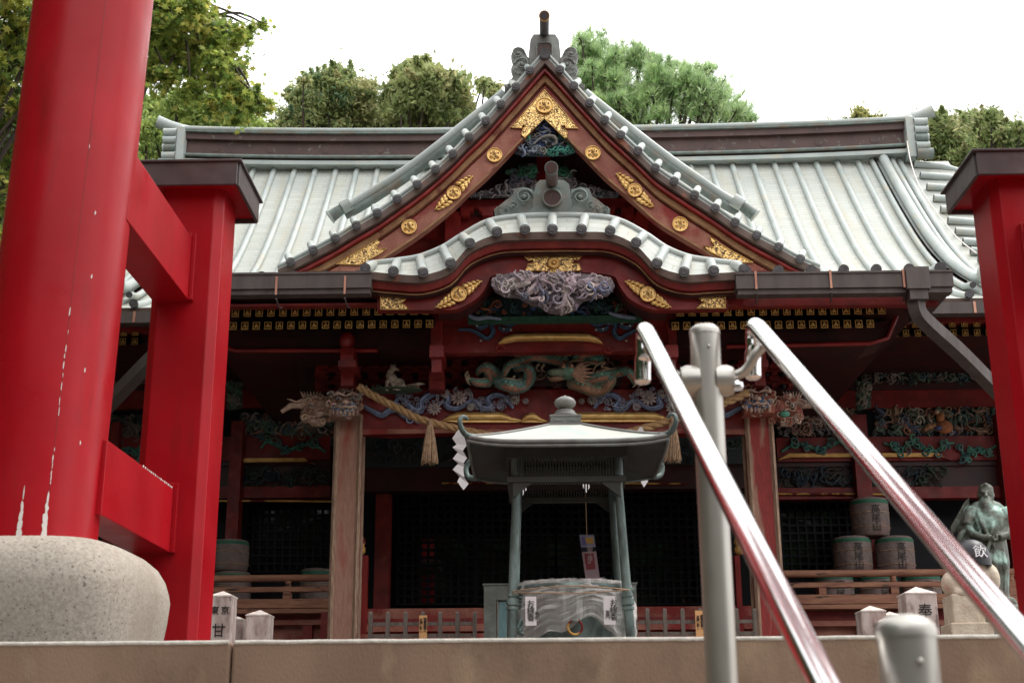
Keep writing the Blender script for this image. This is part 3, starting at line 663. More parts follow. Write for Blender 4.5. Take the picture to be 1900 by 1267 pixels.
m = MB(); m.tube(bk, .036, 10, 0); m.tube([p+Vector((0, -.02, -.045)) for p in bk], .018, 6, 0); m.build('porch_gable_rim', ['rib'], TH)
m = MB()
for a_, b_ in list(zip(KF, KB))[2:-2]:
    a = P(a_[0], a_[1], KYf-.03); b = P(b_[0], b_[1]+2, 10.98)
    m.tube([a, b], .041, 12, 0); d = (a-b).normalized()
    m.tube([a, a+Vector((0, -.016, 0))], .046, 16, 1); m.tube([a+Vector((0, -.016, 0)), a+Vector((0, -.022, 0))], .028, 12, 1)
m.build('porch_gable_rolls', ['rib', 'cap'], TH)
A = 6; B = -6
m = MB(); m.band(ko(4, KYf, A, B), ko(18, KYf+.01, A, B), .3, 0); m.build('porch_gable_edge', ['fascia'], TH)
m = MB(); m.band(ko(18.5, KYf+.05, A, B), ko(34, KYf+.08, A, B), .3, 0); m.build('porch_red_verge', ['tred'], TH)
m = MB(); m.band(ko(34, KYf+.13, A, B), ko(45, KYf+.13, A, B), .3, 0); m.tube(ko(40, KYf+.11, A, B), .008, 5, 1); m.build('porch_inner_verge', ['tdark', 'tan'], TH)
# wide red bargeboard; lower edge traced
LB = [(700, 575), (760, 575), (812, 575), (848, 573), (880, 557), (897, 540), (905, 525), (914, 512), (960, 506), (1026, 505), (1092, 506), (1137, 512), (1147, 525), (1156, 540), (1172, 557), (1206, 573), (1241, 575), (1290, 574), (1350, 573)]
ct = V2(KF); 
def yK(x):
    for a, b in zip(Cf, Cf[1:]):
        if a.x <= x <= b.x: return a.y+(b.y-a.y)*(x-a.x)/(b.x-a.x)
    return 500
Lb = cr(V2(LB), 4)
top = [P(p.x, yK(p.x)+43, KYf+.2) for p in Lb]; bot = [P(p.x, p.y, KYf+.2) for p in Lb]
m = MB(); m.band(top, bot, .10, 0); m.build('porch_bargeboard', ['tred'], TH)
m = MB()                                    # stepped soffit following the board
for i, (dy, Y0, Y1) in enumerate(((2, .3, .55), (7, .5, .8), (12, .75, 1.1))):
    q = [p for p in Lb if 806 < p.x < 1248]
    m.band([P(p.x, p.y-14, KYf+Y0) for p in q], [P(p.x, p.y+dy, KYf+Y0) for p in q], Y1-Y0+.02, i % 2)
m.build('porch_gable_soffit', ['tdark', 'tred'], TH)
GK = KYf+.185
plate([(972, 474), (1082, 474), (1072, 483), (1066, 482), (1062, 488), (1074, 490), (1080, 503), (1040, 503), (1027, 507), (1014, 503), (974, 503), (980, 491), (991, 488), (988, 482), (981, 484)], GK)
m = MB(); flower(m, P(1027, 488, GK-.01), .062, (1, 1, 1), 16, 0); m.build('gold_chrysanthemum', ['gold'], TH)
plate([(706, 547), (759, 547), (748, 560), (741, 562), (750, 566), (760, 575), (706, 574)], KYf+.17)
plate([(1346, 546), (1291, 546), (1302, 559), (1310, 561), (1301, 565), (1292, 573), (1346, 572)], KYf+.17)
for q, cx in ((-1, 851), (1, 1202)):
    leafy(cx, 546, q*.53, 47, GK-.01, 13.5)
# porch-gable ridge ornament
W2 = [(990, 398), (990, 352), (972, 347), (956, 350), (950, 364), (938, 372), (926, 382), (917, 388), (918, 400), (940, 399)]
S2 = [(973, 366, 16, 0, 1.8, 1), (953, 383, 9, 2, 1.3, -1), (926, 391, 8, 1, 1, 1), (940, 388, 8, 0, 1, 1), (990, 386, 8, 0, 1, -1)]
c2 = 1024.5; S2b = [(2*c2-x, y, r, math.pi-t, u, -g_) for x, y, r, t, u, g_ in S2]
cylB = (P(1024, 338, 11.0), P(1023, 312, 10.3), .052)
ornament([(1002, 334), (1046, 334), (1056, 342), (1059, 360), (1062, 386), (1075, 398), (975, 398), (988, 386), (990, 360), (994, 342)], [(W2, S2), (mirx(W2, c2), S2b)], 10.98, 'porch_ridge_ornament', cylB, (1024, 367, 16), ('patina', 'ridgebrown', 'patina'))

# --------- porch eaves: gutters, boards, rafters
def mxw(x): return 2*T-x                      # mirror across temple axis
gl = MB(); zt = P(1500, 510, 10.62).z; zb_ = P(1500, 543, 10.62).z
xL = P(690, 510, 10.6).x; xR = P(1364, 510, 10.6).x; xE = P(1765, 510, 10.6).x; xEL = mxw(xE)
for k_, (a, b) in enumerate(((xEL, xL), (xR, xE))):
    zt = P(1500 if k_ else 560, 510 if k_ else 511, 10.62).z; zb_ = zt-.155
    if k_: gl.build('gutter', ['gutter'], TH); gl = MB()
    gl.bx(a, b, 10.56, 10.70, zb_+.02, zt, 0); gl.bx(a+.01, b-.01, 10.58, 10.69, zb_-.025, zb_+.02, 0); gl.bx(a-.003, b+.003, 10.55, 10.705, zt-.012, zt+.006, 0)
gl.build('gutter', ['gutter'], TH)
for s, x in ((-1, xEL), (1, xE)):             # return along the porch side + outlet + downpipe
    gl = MB(); gl.bx(min(x, x-s*.13), max(x, x-s*.13), 10.707, 11.5, zb_+.0, zt, 0)
    xc = x-s*.30
    gl.box((xc, 10.615, zt-.07), (.19, .20, .19), 0); gl.box((xc, 10.615, zt-.20), (.15, .16, .10), 0)
    X0 = xc; pts = [(X0, 10.62, zt-.2), (X0, 10.62, zt-.33), (X0+s*.10, 10.7, zt-.42), (X0+s*.45, 11.0, zt-.60), (X0+s*.95, 11.5, zt-.86), (X0+s*1.3, 11.9, zt-1.0)]
    gl.tube(cr([Vector(p) for p in pts], 4), .075, 4, 0, smooth=False, flat=.8)
    gl.build('downpipe', ['gutter'], TH)
for x in (513, 640, 1403, 1542, 1678):
    m = MB(); c = P(x, 527, 10.55)
    m.bx(c.x-.009, c.x+.009, 10.545, 10.55, zb_+.01, zt+.008, 0); m.bx(c.x-.009, c.x+.009, 10.545, 10.72, zt+.008, zt+.014, 0)
    m.tube([(c.x, 10.56, zb_-.02), (c.x+.01, 10.64, zb_-.07), (c.x+.02, 10.72, zb_-.05)], .008, 5, 1); m.build('gutter_strap', ['copper', 'gutter'], TH)
for a, b in ((xEL+.05, P(812, 560, 10.85).x), (P(1243, 560, 10.85).x, xE-.05)):
    m = MB(); m.bx(a, b, 10.86, 10.95, P(1500 if a > 0 else 600, 567, 10.86).z, P(1500, 552, 10.86).z, 0)
    m.bx(a, b, 10.96, 12.6, 3.76, 3.80, 1)
    m.build('eave_board', ['tred', 'tdark'], TH)
raf = None
def rafter(x, z, Y, ln=1.0, w_=.062, h_=.068):
    global raf
    if raf is None:
        r = MB(); r.add([(x_, y_, z_+.42*y_) for y_ in (0, ln) for x_, z_ in ((-w_/2, -h_/2), (w_/2, -h_/2), (w_/2, h_/2), (-w_/2, h_/2))], [(0, 1, 2, 3), (7, 6, 5, 4), (0, 4, 5, 1), (1, 5, 6, 2), (2, 6, 7, 3), (3, 7, 4, 0)], 0)
        for (x0, x1, z0, z1) in ((-w_/2, w_/2, h_/2-.007, h_/2), (-w_/2, w_/2, -h_/2, -h_/2+.007), (-w_/2, -w_/2+.007, -h_/2+.007, h_/2-.007), (w_/2-.007, w_/2, -h_/2+.007, h_/2-.007)):
            r.bx(x0, x1, -.006, -.0005, z0, z1, 1)
        r.ball((0, -.003, .010), (.012, .005, .012), 6, 1); r.ball((-.010, -.003, -.008), (.011, .005, .011), 6, 1); r.ball((.010, -.003, -.008), (.011, .005, .011), 6, 1)
        raf = r.build('rafter', ['black', 'golddim'], TH); o = raf; WLb = WL[TH]
    else:
        o = raf.copy(); COL.objects.link(o)
    o.location = Vector((x, Y, z))-WL[TH]+WL[TH]   # mesh authored around the hall origin offset
    return o
RX = []
def row(x0, x1, n_, y0, Y, sx=1):
    a = P(x0, y0, Y); b = P(x1, y0, Y)
    for i in range(n_): RX.append((a.x+(b.x-a.x)*i/(n_-1), a.z+(b.z-a.z)*i/(n_-1)*0, Y, 1.2))
row(437, 790, 17, 581, 10.97); row(1262, 1636, 18, 580, 10.97)
row(433, 797, 18, 605, 11.08); row(1253, 1615, 18, 605, 11.08)
row(1652, 1835, 9, 602, 12.75); row(1637, 1835, 10, 619, 12.95); row(230, 252, 2, 617, 12.75); row(228, 250, 2, 634, 12.95)
for x, z_, Y, l_ in RX: rafter(x, z_, Y)
# main eave: gutter, boards
for s in (-1, 1):
    m = MB()
    for (Y, y0, y1, mi) in ((12.42, 560, 581, 0), (12.7, 583, 596, 1)):
        z0 = P(1790, y1, Y).z; z1 = P(1790, y0, Y).z; a, b = T+s*3.2, T+s*8
        m.bx(min(a, b), max(a, b), Y, Y+.12, z0, z1, mi)
    m.bx(min(T+s*3.2, T+s*8), max(T+s*3.2, T+s*8), 12.6, 15, 4.10, 4.16, 2)
    m.build('main_gutter', ['gutter', 'tred', 'tdark'], TH)
for x in (1809, 250):
    m = MB(); c = P(x, 570, 12.41); z0 = P(1790, 581, 12.42).z; z1 = P(1790, 560, 12.42).z; m.bx(c.x-.012, c.x+.012, 12.41, 12.418, z0, z1, 0); m.build('gutter_strap', ['copper'], TH)
# soffits / ceilings that close the porch and hall
for s in (-1, 1):                              # porch side soffit, sloping
    m = MB()
    q = [(812, 612), (812, 650), (437, 650), (405, 640), (395, 606), (420, 612)]
    pts = [P(x, y, 11.6) for x, y in q]
    if s > 0: pts = [Vector((mxw(p.x), p.y, p.z)) for p in pts][::-1]
    m.prism(pts, .5, 0)
    e = [P(x, y, 11.585) for x, y in ((700, 650), (437, 650), (405, 641), (385, 596))]
    if s > 0: e = [Vector((mxw(p.x), p.y, p.z)) for p in e]
    m.tube(e, .022, 6, 1)
    m.build('porch_eave_beam', ['tdark', 'tredb'], TH)
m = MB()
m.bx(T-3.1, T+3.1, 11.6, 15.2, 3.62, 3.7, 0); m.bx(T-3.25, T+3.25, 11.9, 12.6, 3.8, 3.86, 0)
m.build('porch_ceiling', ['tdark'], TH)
m = MB()                                      # gable depth filler walls behind karahafu
m.prism([P(x, y, 11.7) for x, y in ((815, 600), (815, 575), (880, 545), (905, 515), (1027, 505), (1150, 515), (1172, 545), (1240, 575), (1240, 600))], .05, 0)
m.build('porch_tympanum', ['tdark'], TH)

# --------- centre of the porch gable
m = MB()
PHX = [(911, 520), (925, 510), (960, 505), (1000, 507), (1030, 506), (1070, 507), (1110, 510), (1135, 517), (1141, 530), (1128, 546), (1100, 552), (1082, 556), (1068, 572), (1045, 581), (1020, 578), (1000, 566), (985, 562), (962, 550), (935, 548), (918, 538)]
carving(m, PHX, 10.72, 230, LILAC, (5, 11), .10, (.16, .13, .14), seed=11, flowers=.05)
for q in ([(1010, 512), (1000, 525), (985, 540), (975, 548)], [(1015, 515), (1003, 530), (992, 545)], [(1060, 512), (1050, 525), (1065, 530), (1062, 515), (1078, 512)], [(930, 528), (955, 520), (980, 518), (1000, 512)], [(940, 536), (965, 528), (985, 524)], [(1075, 525), (1100, 520), (1125, 524)], [(1072, 532), (1100, 530), (1130, 533)], [(1020, 520), (1040, 530), (1050, 545), (1045, 565), (1030, 572)]):
    m.tube(px(cr(V2(q), 4), 10.66), [.012+.018*math.sin(math.pi*i/(4*(len(q)-1))) for i in range(4*(len(q)-1)+1)], 7, 0, vary((.42, .34, .34), .1))
m.build('gable_pendant_carving', ['carve'], TH, label='grey lilac bird and cloud carving under the curved porch gable')
m = MB()
m.prism(px([(868, 593), (876, 572), (900, 552), (1150, 552), (1175, 572), (1192, 593)], 11.3), .06, 0, (.012, .03, .028))
carving(m, [(880, 586), (900, 556), (1150, 556), (1180, 586)], 11.28, 120, [(.02, .05, .06), (.03, .09, .05), (.20, .06, .03), (.03, .06, .14), (.25, .16, .08)], (4, 9), .05, seed=12, reg=.03)
for q in ([(874, 572), (872, 585), (885, 591), (905, 589), (930, 592)], [(1180, 590), (1150, 586), (1130, 580)]): ribbon(m, q, 11.2, 4, (.18, .22, .30), False)
m.pbox(868, 588, 1192, 594, 11.22, .08, 0, (.015, .07, .04))
m.build('painted_gable_panel', ['carve'], TH)
m = MB(); m.pbox(818, 594, 1238, 650, 11.45, .12, 0); m.build('rainbow_beam', ['tred'], TH)
for s in (0, 1):
    m = MB()
    for q in ([(850, 612), (872, 612), (890, 620), (905, 628), (915, 615), (912, 602), (930, 598), (945, 604), (960, 598)], [(880, 600), (890, 608), (905, 604)], [(925, 606), (935, 612), (950, 610)]):
        pts = [(2054-x, y) if s else (x, y) for x, y in q]; ribbon(m, pts, 11.43, 4.5, (.03, .06, .11), True)
    for x, y in ((892, 632), (900, 600), (935, 610), (948, 612), (925, 599), (885, 604)):
        m.ball(P(2054-x if s else x, y, 11.42), .012, 6, 0, (.45, .42, .38))
    m.build('scroll_carving', ['carve'], TH)
def bar(top_, bot_, Y, mm='golddim'):
    m_ = MB(); m_.band(px(top_, Y), px(bot_, Y), .04, 0)
    md = [P(a_[0], a_[1]*.6+b_[1]*.4, Y-.006) for a_, b_ in zip(top_, bot_)]; s_ = .0047
    m_.tube(md, [max(.003, abs(b_[1]-a_[1])*s_*.42) for a_, b_ in zip(top_, bot_)], 8, 0, flat=.5)
    m_.build('gilded_bar', [mm], TH)
bar([(925, 637), (936, 625), (955, 619), (1000, 618), (1060, 618), (1092, 619), (1108, 626), (1118, 637)], [(925, 638), (938, 636), (957, 632), (1000, 631), (1060, 631), (1092, 632), (1108, 635), (1118, 638)], 11.40, 'gold')
for q in (1, -1):
    m = MB(); c = P(1027-q*100, 648, 11.42); curl(m, c, .045, 0, 1.2, .009, (1, 1, 1), .01, q); m.build('beam_scroll', ['tredb'], TH)

# struts, bracket blocks behind
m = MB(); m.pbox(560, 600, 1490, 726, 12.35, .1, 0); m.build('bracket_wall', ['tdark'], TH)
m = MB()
for y, Y in ((664, 12.1), (686, 12.16), (708, 12.22)):
    m.pbox(585, y-4, 1465, y+4, Y, .14, 0)
    for x in [x for x in range(600, 1470, 31)]:
        m.pbox(x-9, y-12, x+9, y-3, Y-.05, .12, 1); m.pbox(x-5, y+3, x+5, y+9, Y-.03, .12, 0)
        m.ball(P(x+15, y+9, Y-.02), (.035, .03, .022), 8, 2)
m.build('bracket_rows', ['tred', 'tred', 'black'], TH)
for xs_ in ((800, 820, 11.3), (1238, 1256, 11.3)):
    m = MB(); x0, x1, Y = xs_; m.pbox(x0, 575, x1, 640, Y, .35, 0); m.pbox(x0-3, 640, x1+3, 662, Y-.02, .4, 1); m.pbox(x0+1, 662, x1-1, 690, Y+.02, .3, 0); m.pbox(x0-4, 690, x1+4, 722, 11.8, .3, 0); m.build('bracket_strut', ['tred', 'tredb'], TH)
for x0, x1 in ((632, 656), (1398, 1422)):
    m = MB(); m.ball(P((x0+x1)/2, 632, 11.55), (.07, .1, .09), 12, 1); m.pbox(x0, 645, x1, 668, 11.5, .3, 1); m.pbox(x0-4, 668, x1+4, 680, 11.48, .35, 0); m.pbox(x0+1, 680, x1-1, 715, 11.7, .3, 0); m.build('bracket_strut', ['tred', 'tredb'], TH)

# --------- posts and rainbow tie beam
for i, (xa, xb, ya, xc, xd, nm) in enumerate(((625, 669, 770, 611, 658, 'postwood'), (1382, 1427, 770, 1399, 1447, 'postred'))):
    m = MB(); Y = 12.0; a = P(xa, ya, Y); b = P(xb, ya, Y); w_ = .215; cx = P(647 if i == 0 else 1408, 780, Y).x
    m.bx(cx-w_/2, cx+w_/2, Y, Y+w_, TZ+.1, a.z, 0)
    m.bx(cx-.155, cx+.155, Y-.04, Y+.26, TZ, TZ+.1, 2)
    for s in (-1, 1):                          # bare chamfered edges
        m.box((cx+s*(w_/2), Y+.0, (a.z+TZ)/2+.05), (.034, .034, a.z-TZ-.1), 1, Matrix.Rotation(rad(45), 3, 'Z'))
        m.box((cx+s*(w_/2), Y+w_, (a.z+TZ)/2+.05), (.034, .034, a.z-TZ-.1), 1, Matrix.Rotation(rad(45), 3, 'Z'))
    for s in (-1, 1):                          # old lacquer left on the side faces
        m.bx(cx+s*(w_/2+.001) if s > 0 else cx-w_/2-.004, cx+w_/2+.004 if s > 0 else cx-w_/2-.001, Y+.03, Y+w_-.03, TZ+.1, a.z, 3)
    m.build('post', ['postwood' if i == 0 else nm, 'edge', 'granite', 'tred'], TH, label=('left porch post with most of its red paint peeled' if i == 0 else 'right porch post still red at the top'))
m = MB()
m.prism(px([(668, 724), (1386, 722), (1386, 800), (1330, 806), (1200, 800), (1027, 798), (860, 800), (720, 806), (668, 802)], 12.03), .17, 0)
m.prism(px([(668, 796), (1386, 796), (1386, 806), (1200, 802), (1027, 800), (860, 802), (668, 806)], 12.01), .02, 1)
m.build('tie_beam', ['tred', 'wood'], TH)
m = MB()
bar([(822, 779), (834, 770), (850, 765), (900, 765), (930, 765), (938, 768), (948, 774), (966, 778)], [(822, 780), (836, 782), (850, 783), (900, 783), (930, 783), (946, 783), (956, 783), (968, 781)], 11.99, 'gold')
bar([(968, 779), (978, 768), (984, 765), (992, 766), (1002, 775), (1016, 781)], [(968, 783), (978, 783), (984, 783), (992, 783), (1002, 783), (1016, 783)], 11.99, 'gold')
bar([(1030, 778), (1072, 765), (1150, 765), (1215, 765), (1228, 770), (1240, 778)], [(1030, 782), (1072, 782), (1150, 782), (1215, 782), (1228, 782), (1240, 779)], 11.99, 'gold')

for s in (0, 1):
    m = MB(); f = (lambda x: 2054-x) if s else (lambda x: x)
    for q, w_ in (([(735, 733), (750, 742), (765, 758), (780, 762), (782, 745), (800, 732), (820, 728), (832, 740), (828, 752), (845, 758), (870, 748)], 7), ([(860, 750), (880, 744), (895, 757), (912, 757), (905, 742), (918, 733), (935, 736), (950, 748)], 6), ([(740, 738), (732, 748), (742, 750)], 4), ([(930, 740), (945, 748), (952, 758)], 4)):
        ribbon(m, [(f(x), y) for x, y in q], 11.99, w_, (.13, .16, .25))
    for x, y, r in ((806, 758, 14), (851, 738, 17), (826, 730, 10), (955, 742, 11), (868, 727, 9), (873, 755, 9), (975, 744, 7)):
        flower(m, P(f(x), y, 11.97), r*.0047, vary((.34, .29, .28), .15), 11, 0, (.25, .2, .18))
    rs = random.Random(4+s)
    for i in range(90): 
        x = rs.uniform(738, 960); y = 742+12*math.sin(x*.05)+rs.uniform(-12, 12); curl(m, P(f(x), y, 11.98), rs.uniform(.014, .028), rs.uniform(0, 6), 1.1, .007, vary((.24, .24, .30), .3), .01, rs.choice((-1, 1)))
    m.build('flower_scroll_carving', ['carve'], TH)
    m = MB(); ribbon(m, [(f(x), y) for x, y in ((672, 752), (690, 762), (708, 770), (722, 762), (738, 760), (752, 772), (770, 778), (776, 786))], 11.99, 6, (.12, .15, .22)); curl(m, P(f(762), 780, 11.98), .045, 1, 1.4, .010, (.2, .24, .34), .02, 1); m.build('ribbon_scroll', ['carve'], TH)

# --------- dragon between the beams
def scaled(mb, pts, Y, rpx, col, belly, spikes=True, n=9):
    q = px(cr(V2(pts), 6), Y); s = .0060; k = len(q)
    rr = [r_ for r_ in [max(.004, s*(rpx[min(len(rpx)-1, int(i/6))]+(rpx[min(len(rpx)-1, int(i/6)+1)]-rpx[min(len(rpx)-1, int(i/6))])*((i % 6)/6))) for i in range(k)]]
    for i, p in enumerate(q): p.y -= .05*math.sin(i*.35)
    mb.tube(q, [r_*(1+.07*(i % 2)) for i, r_ in enumerate(rr)], n, 0, vary(col, .15))
    for sg in (-1, 1): mb.tube([p+Vector((0, -r_*.7, sg*r_*.72)) for p, r_ in zip(q, rr)], [r_*.13 for r_ in rr], 4, 0, (.34, .25, .18))
    for i in range(1, k-1): mb.ball(q[i]+Vector((0, -rr[i]*.93, rr[i]*.2*(1 if i % 2 else -1))), rr[i]*.24, 6, 0, vary((.16, .36, .28), .25))
    mb.tube([p+Vector((0, -r_*.55, -r_*.45)) for p, r_ in zip(q, rr)], [r_*.55 for r_ in rr], 6, 0, belly)
    if spikes:
        for i in range(1, k-1, 1):
            t = (q[i+1]-q[i-1]).normalized(); nrm = Vector((-t.z, 0, t.x)); nrm = nrm if nrm.z > 0 else -nrm
            b = q[i]+nrm*rr[i]*.85; mb.tube([b, b+nrm*rr[i]*.5+t*rr[i]*.3], [rr[i]*.22, .002], 4, 0, vary((.36, .24, .17), .2), caps=False)
TEAL = (.12, .24, .19); BEL = (.30, .15, .10)
m = MB(); DY = 11.85
scaled(m, [(872, 703), (885, 712), (905, 706), (908, 692), (895, 686), (885, 692)], DY, [3, 6, 8, 8, 5, 3], TEAL, BEL)
scaled(m, [(888, 688), (905, 684), (920, 692), (930, 710), (950, 718), (970, 712), (983, 696), (975, 684), (955, 684)], DY, [5, 8, 9, 10, 11, 11, 10, 7, 4], (.12, .22, .18), BEL)
scaled(m, [(935, 698), (945, 680), (965, 670), (985, 662), (1005, 664), (1025, 664), (1050, 670)], DY-.04, [4, 6, 8, 8, 9, 8, 8], TEAL, BEL)
scaled(m, [(1072, 668), (1085, 655), (1100, 656), (1108, 668), (1096, 672), (1080, 672)], DY, [9, 12, 13, 10, 6, 4], (.09, .26, .19), BEL)
scaled(m, [(1095, 705), (1120, 700), (1140, 690), (1160, 688), (1172, 700), (1180, 710)], DY-.03, [9, 9, 8, 7, 6, 4], TEAL, BEL)
scaled(m, [(1060, 712), (1080, 716), (1105, 718), (1125, 714), (1135, 704)], DY, [9, 12, 13, 11, 8], (.18, .17, .12), (.32, .18, .11), False)
for cx, cy, d in ((938, 700, 1), (955, 705, 1), (1175, 712, -1), (1185, 712, -1), (870, 703, 1), (868, 697, 1), (872, 708, 1), (1000, 683, 1), (1010, 684, 1)):
    m.tube(px(cr(V2([(cx, cy-8), (cx-5*d, cy), (cx+2*d, cy+7)]), 3), DY-.05), [.014, .013, .012, .010, .008, .005, .002], 5, 0, vary((.34, .27, .19), .15))
# head
h = P(1052, 690, DY-.12)
m.ball(h, (.10, .10, .07), 12, 0, (.12, .22, .16)); m.ball(h+Vector((-.09, -.05, -.02)), (.085, .06, .038), 10, 0, (.16, .20, .14)); m.ball(h+Vector((-.10, -.04, -.075)), (.07, .05, .022), 8, 0, (.28, .16, .10))
for e in (-.035, .035): m.ball(h+Vector((e, -.09, .03)), .022, 8, 0, (.38, .20, .12)); m.ball(h+Vector((e-.005, -.108, .03)), .009, 6, 0, (.02, .02, .02))
for i in range(12):
    a = -.9+i*.16; m.tube([h+Vector((.03, -.06, -.03)), h+Vector((.12*math.cos(a)+.03, -.07, .10*math.sin(a)-.03)), h+Vector((.24*math.cos(a*.8), -.05+.01*(i % 3), .13*math.sin(a)-.03+.02*(i % 2)))], [.010, .012, .003], 5, 0, vary((.36, .21, .14), .2))
for q in ([(1045, 678), (1070, 668), (1092, 674)], [(1060, 682), (1085, 672), (1110, 676)], [(950, 650), (975, 648), (1000, 656), (1025, 652), (1048, 650), (1058, 656)], [(955, 662), (985, 654), (1010, 657)], [(1100, 690), (1108, 676), (1122, 672), (1116, 680), (1130, 682)], [(1110, 694), (1120, 686), (1138, 684)], [(1005, 648), (1030, 655), (1060, 660)], [(1015, 700), (1035, 703), (1045, 698)]):
    k = 4*(len(q)-1)+1; m.tube(px(cr(V2(q), 4), DY-.1), [.004+.009*math.sin(math.pi*i/(k-1)) for i in range(k)], 5, 0, vary((.34, .23, .16), .15))
m.build('dragon_carving', ['carve'], TH, label='green and brown dragon coiling along the beam')
m = MB(); carving(m, [(905, 700), (925, 665), (960, 650), (1100, 648), (1135, 665), (1160, 690), (1150, 716), (910, 716)], 11.98, 90, [(.10, .06, .05), (.05, .09, .07), (.14, .08, .06)], (6, 12), .04, (.03, .012, .012), seed=21); m.build('cloud_carving', ['carve'], TH)

# fox-like beast on the left cushion
bst = MB(); Y = 11.85; s = .0049
def bp(x, y, dy=0): return P(x, y, Y+dy)
bst.ball(bp(739, 712), (.065, .05, .055), 10); bst.ball(bp(727, 703), (.05, .045, .06), 10); bst.tube([bp(722, 700), bp(724, 690), bp(730, 684)], [.036, .028, .024], 8)
bst.ball(bp(730, 682), (.032, .032, .027), 10); bst.tube([bp(733, 683, -.01), bp(740, 687, -.03)], [.018, .010], 8)
for x in (725.5, 733.5): bst.tube([bp(x, 680), bp(x-.5, 673)], [.011, .003], 6)
bst.tube([bp(719, 706, -.03), bp(717, 718, -.04), bp(716, 723, -.05), bp(720, 724, -.07)], [.020, .014, .011, .011], 8); bst.tube([bp(727, 708, -.03), bp(729, 718, -.05), bp(731, 723, -.06)], [.018, .013, .011], 8)
bst.ball(bp(744, 716, -.03), (.045, .035, .035), 10); bst.tube([bp(744, 721, -.04), bp(733, 723, -.07)], [.014, .010], 7)
bst.tube(px(cr(V2([(752, 718), (766, 716), (780, 712), (789, 713)]), 3), Y), [.015, .02, .022, .022, .02, .018, .015, .012, .008, .004], 8)
bst.build('beast_carving', [mat('cream_paint', (.60, .52, .42), (.34, .28, .22), 30, .7, bump=.3, bscale=60)], TH, remesh=.007, smoothit=1, label='cream white fox-like beast sitting above the left beam end')
m = MB(); m.ball(bp(732, 724, .02), (.26, .12, .016), 14, 0, (.05, .08, .05))
for i in range(26):
    x = random.uniform(680, 785); a = random.uniform(.3, 2.8); r = random.uniform(5, 12)
    m.tube([bp(x, 722), bp(x+r*.5*math.cos(a), 722-r*.6, -.02), bp(x+r*math.cos(a), 722-r*math.sin(a)*.9, -.04)], [.006, .010, .002], 5, 0, vary(random.choice([(.30, .27, .2), (.10, .15, .10), (.42, .24, .17)]), .2))
m.build('cushion_leaf_carving', ['carve'], TH)
# --------- carved post heads
def lion(cx, cy, Y, pal, blue, seed):
    m = MB(); rs = random.Random(seed); s = .0049
    def p(x, y, d=0): return P(cx+x, cy+y, Y+d)
    m.ball(p(0, 5, .08), (.15, .12, .14), 14, 0, pal[2])
    for i in range(46):
        a = rs.uniform(0, 6.28); r = math.sqrt(rs.random()); q = p(-2+22*r*math.cos(a), 10+13*r*math.sin(a), -.045-.03*(1-r)); cc = vary(blue if rs.random() < .6 else pal[1], .3)
        if i % 2: m.ball(q, rs.uniform(.012, .024), 7, 0, cc)
        else: curl(m, q, rs.uniform(.018, .032), rs.uniform(0, 6), 1.0, .009, cc, .02, rs.choice((-1, 1)))
    for i in range(64):
        a = rs.uniform(0, 6.28); r = rs.uniform(.6, 1.08); curl(m, p(29*r*math.cos(a), 27*r*math.sin(a)*.95, rs.uniform(-.03, .06)), rs.uniform(.022, .04), rs.uniform(0, 6), 1.1, .011, vary(rs.choice(pal), .2), .025, rs.choice((-1, 1)))
    for x in (-13, 13):
        m.ball(p(x, -8, -.065), (.026, .022, .015), 8, 0, vary(tuple(q*.7 for q in pal[1]), .1)); m.ball(p(x, -8, -.083), (.011, .010, .010), 6, 0, (.03, .05, .10)); m.tube([p(x-12, -13, -.05), p(x, -18, -.08), p(x+12, -13, -.05)], [.008, .016, .008], 6, 0, pal[0])
    m.ball(p(0, -1, -.10), (.034, .03, .022), 10, 0, vary(pal[0], .1)); m.tube([p(-24, 12, -.02), p(-16, 6, -.08), p(-7, 9, -.10), p(0, 6, -.11), p(8, 9, -.10), p(16, 6, -.08), p(24, 12, -.02)], [.010, .015, .012, .016, .012, .015, .010], 7, 0, vary(pal[0], .2))
    for i in range(-3, 4): m.ball(p(i*7+rs.uniform(-2, 2), 21+abs(i)*-1.2+rs.uniform(-2, 2), -.07), (rs.uniform(.012, .022), .02, rs.uniform(.018, .034)), 7, 0, vary((.36, .24, .19), .35))
    m.box(p(0, 24, .06), (.27, .2, .06), 0, None, vary(pal[2], .1))
    for i in range(8): m.ball(p(rs.uniform(-22, 22), rs.uniform(6, 18), -.07), .014, 6, 0, vary(blue, .3))
    return m.build('lion_head_carving', ['carve'], TH)
lion(641, 747, 11.85, [(.42, .30, .24), (.38, .33, .30), (.26, .15, .11), (.34, .18, .12)], (.14, .20, .32), 1)['label'] = 'reddish lion head carving with blue muzzle on the left post'
lion(1406, 741, 11.85, [(.42, .28, .22), (.44, .35, .30), (.28, .09, .06), (.34, .12, .08)], (.08, .17, .33), 2)['label'] = 'red and blue lion head carving on the right post'
